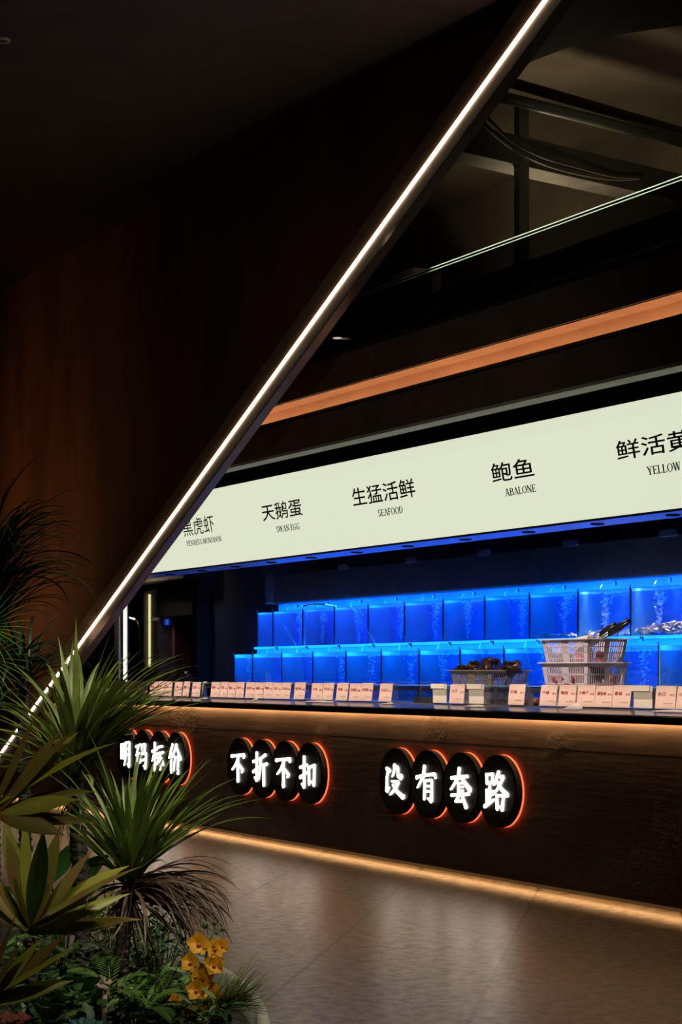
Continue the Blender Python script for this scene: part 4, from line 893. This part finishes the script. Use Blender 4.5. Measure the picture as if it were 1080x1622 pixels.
# dark tall one at the left edge
TC_ = 6.3
base = W(-12, 965, TC_); foot = W(-10, 1400, TC_)
pc = thing('dark_palm', 'dark arching thin-leaved palm at the left edge, against the rust wall', 'plant', (foot.x, foot.y, PH-.07))
trunk([Vector((foot.x, foot.y, PH-.07)), W(-14, 1150, TC_), base], [.026, .024, .022]).build('trunk', M['dkbark'], pc, smooth=True)
m = MB()
for k in range(110):
    az = rd.uniform(-1.2, 1.2) if k % 4 else rd.uniform(-pi, pi)
    ribbon(m, base+Vector((rd.uniform(-.03, .03), rd.uniform(-.03, .03), rd.uniform(-.09, .16))), az, rd.uniform(.5, 1.5), rd.uniform(.30, .50), rd.uniform(.009, .015), rd.uniform(1.2, 2.3), 12, .35, roll=rd.uniform(-.4, .4), curl=rd.uniform(-.3, .3))
m.build('foliage', M['shadeleaf'], pc, smooth=True)
# second dark crown lower, with thin grey-brown leaves
base2 = W(35, 1070, 6.0); foot2 = W(45, 1400, 6.0)
pd = thing('dark_palm', 'lower dark thin-leaved palm between the fan leaf and the light line', 'plant', (foot2.x, foot2.y, PH-.07))
trunk([Vector((foot2.x, foot2.y, PH-.07)), base2], [.02, .018]).build('trunk', M['dkbark'], pd, smooth=True)
m = MB()
for k in range(70): ribbon(m, base2+Vector((rd.uniform(-.02, .02), rd.uniform(-.02, .02), rd.uniform(-.06, .06))), rd.uniform(-pi, pi), rd.uniform(.2, 1.3), rd.uniform(.2, .32), rd.uniform(.010, .016), rd.uniform(1.2, 2.2), 10, .35)
m.build('foliage', M['shadeleaf'], pd, smooth=True)
# fan palm leaf
bf = W(-22, 1010, 5.5); ff = W(-30, 1350, 5.5)
pf = thing('fan_palm', 'fresh green fan palm leaves at the left edge below the dark palm', 'plant', (ff.x, ff.y, PH-.07))
MB().tube([Vector((ff.x, ff.y, PH-.07)), bf], .008, 8).build('stalk', M['stem'], pf)
for kk, (dz, ea) in enumerate(((.03, .0), (-.06, -.25))):
    m = MB()
    for k in range(15):
        an = -1.15+2.5*k/14
        ribbon(m, bf+Vector((0, 0, dz)), .0+.25*cos(an*2), an+ea, .135, .011, .45, 7, .3)
    m.build('leaf', M['fan'], pf, smooth=True)
# cordylines: broad coloured leaves, each its own part
def cordyline(px, py, t, fpy, label, specs, cols):
    b = W(px, py, t); f = W(px, fpy, t)
    p = thing('cordyline', label, 'plant', (f.x, f.y, PH-.07))
    trunk([Vector((f.x, f.y, PH-.07)), b], [.012, .012]).build('stem', M['bark'], p, smooth=True)
    for i, (az, el, L, wd, dr, c) in enumerate(specs):
        m = MB(); ribbon(m, b+Vector((0, 0, .012*(i % 3))), az, el, L*1.12, wd*1.08, dr, 12, .35, shape='lance', roll=-(.62+.35*sin(i*2.1))*(1 if cos(az) > 0 else -1), curl=.1*sin(i))
        m.build('leaf', M[c], p, smooth=True)
    return p
cordyline(48, 1480, 4.85, 1600, 'lower cordyline with broad olive, yellow and red-brown leaves at bottom left',
  [(.1,1.05,.24,.050,.35,'cord'),(.0,.72,.27,.048,.45,'cord2'),(-.2,.62,.30,.046,.42,'cord'),(.3,.45,.25,.040,.3,'cord2'),(.1,1.35,.25,.056,.2,'cord'),(2.8,1.35,.26,.060,.2,'cord'),
   (3.1,1.0,.26,.055,.5,'cord'),(3.0,.6,.24,.05,.5,'cord2'),(-1.2,1.2,.26,.055,.3,'bush'),(1.5,1.2,.24,.05,.3,'cord'),(-1.6,.9,.22,.05,.6,'cord'),(3.0,1.55,.26,.045,.1,'cord2'),(.0,.25,.26,.04,.35,'cord')], None)
cordyline(-12, 1295, 4.5, 1600, 'upper cordyline with yellow-green and reddish leaves at the left edge',
  [(.1,1.0,.24,.045,.3,'cord'),(.0,.82,.25,.048,.2,'cord2'),(.0,.66,.30,.044,.55,'cord2'),(.1,.48,.23,.042,.75,'cord'),(-.2,.25,.20,.045,.3,'cord2'),(.3,1.2,.22,.045,.2,'cord'),(.2,.05,.22,.045,.35,'cord'),(-.4,-.15,.18,.045,.3,'cord'),(3,1,.25,.05,.3,'cord'),(-.1,.92,.26,.040,.35,'cord')], None)
cordyline(-30, 1600, 4.5, 1640, 'yellow-olive broad leaves rising from the bottom left corner',
  [(.1,.95,.20,.045,.25,'cord2'),(0,.75,.23,.040,.2,'cord'),(.0,.6,.24,.042,.3,'cord2'),(-.3,1.1,.18,.04,.3,'cord'),(.2,.3,.20,.04,.2,'cord2'),(.1,1.25,.2,.045,.2,'cord')], None)
# broad green leaves
bb = W(100, 1470, 5.7)
pg = thing('broad_leaf_plant', 'plant with broad fresh green leaves behind the dark slim trunk', 'plant', (bb.x, bb.y, PH-.07))
for i, (px, py, az, el, L, wd) in enumerate(((80, 1400, .2, 1.2, .16, .10), (60, 1390, 2.6, 1.0, .15, .09), (105, 1410, .1, .9, .17, .11), (75, 1450, -.3, .5, .18, .09), (95, 1480, .1, .4, .18, .08), (55, 1440, 2.9, .6, .15, .09), (120, 1470, .4, .8, .16, .07))):
    s0 = W(px, py, 5.65)
    m = MB(); ribbon(m, s0, az, el, L, wd*.7, .7, 12, .25, shape='lance', roll=.9); m.build('leaf', M['broad'], pg, smooth=True)
    MB().tube([Vector((bb.x, bb.y, PH-.05)), s0.lerp(bb, .5)+Vector((0, 0, .02)), s0], .004, 6).build('leaf_stalk', M['stem'], pg)
# bushes built of many small leaves
def bush(px, py, t, n, sp, lw, ll, mt, label, name='leafy_shrub', zs=1.0):
    c = W(px, py, t); g = Vector((c.x, c.y, PH-.07)); p = thing(name, label, 'plant', tuple(g)); m = MB(); s = MB()
    for k in range(n//7+1):
        q = c+RGT*rd.gauss(0, sp)+FWD*rd.gauss(0, sp)+UP*rd.gauss(0, sp*zs)
        if q.z < PH-.02: q.z = PH-.02+rd.random()*.05
        s.tube([g+(q-g)*.1, g.lerp(q, .5)+Vector((rd.gauss(0, .01), 0, 0)), q], .0022, 5)
        for j in range(7):
            r_ = q+RGT*rd.gauss(0, lw*1.6)+FWD*rd.gauss(0, lw*1.6)+UP*rd.gauss(0, lw*1.6)
            ribbon(m, r_, rd.uniform(-pi, pi), rd.uniform(-.4, 1.0), ll*rd.uniform(.7, 1.2), lw, .6, 5, .2, shape='lance', roll=rd.uniform(-.7, .7))
    m.build('foliage', M[mt], p, smooth=True); s.build('stems', M['stem'], p)
    return p
bush(172, 1450, 5.9, 150, .045, .018, .034, 'lime', 'yellow-green small-leaved shrub between the two trunks', zs=1.2)
bush(240, 1510, 5.6, 330, .055, .013, .030, 'bush', 'dense dark green curly shrub right of the ringed trunk', zs=.9)
bush(255, 1468, 5.75, 60, .03, .014, .030, 'bush', 'sprigs of fresh green leaves beside the pale planter rim')
bush(60, 1540, 5.3, 260, .10, .016, .045, 'bush', 'low dark green groundcover under the cordyline', 'ground_cover_plant', .5)
bush(150, 1560, 5.2, 200, .06, .020, .05, 'bush', 'low broad-leaved groundcover at the foot of the trunks', 'ground_cover_plant', .4)
bush(90, 1600, 4.8, 150, .05, .028, .06, 'bush', 'dim olive leaves at the bottom behind the teal leaf', 'ground_cover_plant', .3)
bush(245, 1590, 4.9, 260, .055, .014, .06, 'fern', 'bright narrow-leaved groundcover left of the orange orchids', 'ground_cover_plant', .5)
bush(300, 1625, 4.75, 110, .035, .012, .06, 'bush', 'dark narrow leaves beneath the orange orchids', 'ground_cover_plant', .3)
# ferns
def fern(px, py, t, fr, label):
    c = W(px, py, t); g = Vector((c.x, c.y, max(PH-.07, c.z-.12))); p = thing('fern', label, 'plant', tuple(g))
    for (az, el, L) in fr:
        m = MB(); q = Vector(c); e = el; n = 16
        st_ = [Vector(q)]
        for i in range(n):
            d = (RGT*cos(az)+FWD*sin(az))*cos(e)+UP*sin(e); q = q+d*(L/n); e -= .09; st_.append(Vector(q))
            for s in (-1, 1):
                ribbon(m, q, az+s*1.0, e*.4+.15, L*.34*sin(pi*(i+2)/(n+3)), .010, .5, 4, .2, shape='lance')
        m.tube(st_, .0022, 5); m.build('frond', M['fern'], p, smooth=True)
    return p
fern(175, 1570, 5.0, [(2.9, .9, .17), (2.7, .5, .18), (1.8, 1.2, .16), (.3, .9, .14), (3.3, .2, .16), (-.6, .6, .13)], 'light green fern in front of the two trunks')
fern(235, 1600, 4.75, [(.1, .5, .15), (.5, 1.0, .12), (2.6, 1.0, .12), (-.8, .5, .1)], 'small bright fern at the bottom left of the orchids')
fern(-10, 1520, 5.4, [(.1, .6, .22), (.5, .9, .2), (-.3, .3, .2)], 'dim fern at the left edge under the cordyline')
# grass tuft
gb = W(345, 1592, 4.85)
gt = thing('grass_tuft', 'spiky thin grass tuft leaning over the planter rim right of the orchids', 'grass', (gb.x, gb.y, PH-.07))
m = MB()
for k in range(190): ribbon(m, gb+RGT*rd.uniform(-.03, .05)+UP*rd.uniform(-.02, .02), rd.gauss(.1, .55), rd.uniform(-.15, 1.0), rd.uniform(.09, .17), .0045, rd.uniform(.1, .5), 5, .3)
m.build('blades', M['leaf'], gt, smooth=True)
MB().tube([gb, Vector((gb.x, gb.y, PH-.08))], .02, 8).build('root_ball', M['soil'], gt)
# orchid
og = W(312, 1640, 4.9)
oc = thing('orchid', 'orange-yellow orchid spray with about a dozen blooms over the planter edge', 'flower', (og.x, og.y, PH-.07))
og = Vector((og.x, og.y, PH-.06))
fl = [(314,1495,16,.2),(339,1503,14,.5),(303,1524,14,-.6),(338,1528,15,.4),(320,1549,17,0),(312,1568,15,-.3),(332,1568,14,.3),(275,1588,17,-.4),(300,1600,12,0),(347,1584,12,.8),(322,1604,12,.2),(350,1498,11,.9)]
st = MB()
for i, (px, py, r, tw) in enumerate(fl):
    c = W(px, py, 4.85+.03*sin(i*2.2)); s = r*4.85/F*1.08
    hub = W(325, 1600, 4.9).lerp(W(327, 1500, 4.9), max(0, min(1, (1600-py)/100.)))+UP*-.01
    st.tube([hub, hub.lerp(c, .5)+UP*.004, c+FWD*.01], .0018, 6)
    d = (-FWD+UP*.25+RGT*tw*.7).normalized(); u = d.cross(UP).normalized(); v = u.cross(d).normalized()
    m = MB()
    for k in range(5):
        an = pi/2+2*pi*k/5+.15*sin(i*3+k); o1 = u*cos(an)+v*sin(an); o2 = d.cross(o1); vs = []
        for j in range(7):
            f = j/6; ww = s*.60*max(.12, sin(pi*(.12+.86*f))); pp = c+o1*s*1.12*f+d*(s*(.55 if k%2 else .30)*f*(1.7-f))
            vs += [pp-o2*ww+d*s*.10*f, pp-d*.0, pp+o2*ww+d*s*.10*f]
        m.add(vs, [q for j in range(6) for q in ((3*j, 3*j+1, 3*j+4, 3*j+3), (3*j+1, 3*j+2, 3*j+5, 3*j+4))])
    fo = m.build('flower', M['petal'], oc, smooth=True)
    m = MB(); m.blob(c+d*s*.22-v*s*.18, s*.20, s*.20, s*.24, i, .3, 10, 7)
    m.build('lip', M['lip'], fo, smooth=True)
st.tube([og, W(322, 1600, 4.9), W(326, 1550, 4.9), W(327, 1500, 4.9), W(338, 1475, 4.9)], .003, 8)
st.build('stem', M['stem'], oc, smooth=True)
for i, (px, py, r) in enumerate(((325, 1465, 5), (340, 1462, 3.5), (352, 1472, 3.5), (343, 1478, 3))):
    c = W(px, py, 4.9); s = r*4.9/F; b_ = MB().blob(c, s, s, s*1.2, i, .2, 10, 8); b_.tube([c, W(338, 1477, 4.9)], .0012, 5); b_.build('bud', M['stem'], oc, smooth=True)
m = MB()
for k in range(12): ribbon(m, og+UP*.03, rd.uniform(-pi, pi), rd.uniform(.3, 1.1), rd.uniform(.10, .16), .016, .9, 8, .3)
m.build('leaves', M['bush'], oc, smooth=True)
# pink flower and blue-green leaf at the bottom edge
c = W(22, 1614, 4.3); o = thing('pink_flower', 'salmon pink bloom cut by the bottom left edge', 'flower', (c.x, c.y, PH-.07))
m = MB()
for k in range(14): an = 2*pi*k/14; m.blob(c+RGT*.022*cos(an)*(1+.3*(k % 2))+FWD*.02*sin(an)+UP*(.004*(k % 3)-.004), .014, .012, .009, k, .4, 10, 7)
m.build('petals', M['pink'], o, smooth=True); MB().tube([c, Vector((c.x, c.y, PH-.07))], .003, 6).build('stem', M['stem'], o)
c = W(135, 1632, 4.6); o = thing('teal_leaf_plant', 'ribbed blue-green leaf at the bottom edge left of the trunks', 'plant', (c.x, c.y, PH-.07))
m = MB(); nu, nv = 40, 10; vs = []
for j in range(nv+1):
    for i in range(nu+1):
        th = pi*i/nu; r_ = .068*(j/nv); vs.append(c+RGT*(r_*cos(th))+UP*(r_*sin(th)*.62+.002*sin(i*pi/2.5)-.012)+FWD*(-.02*(1-(j/nv)**2)+.006*sin(i*pi*.5)*j/nv))
m.add(vs, [(j*(nu+1)+i, j*(nu+1)+i+1, (j+1)*(nu+1)+i+1, (j+1)*(nu+1)+i) for j in range(nv) for i in range(nu)]); m.build('leaf', M['teal'], o, smooth=True)
MB().tube([c, Vector((c.x, c.y, PH-.08))], .004, 6).build('stalk', M['stem'], o)
# driftwood
for i, (px, py, rx, rz, lab) in enumerate(((163, 1566, .018, .026, 'pale pointed piece of driftwood among the ferns'), (200, 1582, .030, .030, 'pale rough driftwood lump at the foot of the ringed trunk'))):
    c = W(px, py, 4.95); m = MB().blob(c, rx, .02, rz, i+2, 1.1, 18, 12); m.tube([c, c+Vector((.01, 0, -.05)), Vector((c.x, c.y, PH-.06))], [.012, .008, .010], 8)
    o = m.build('driftwood', M['wood'], loc=c, smooth=True); tag(o, lab, 'wood')
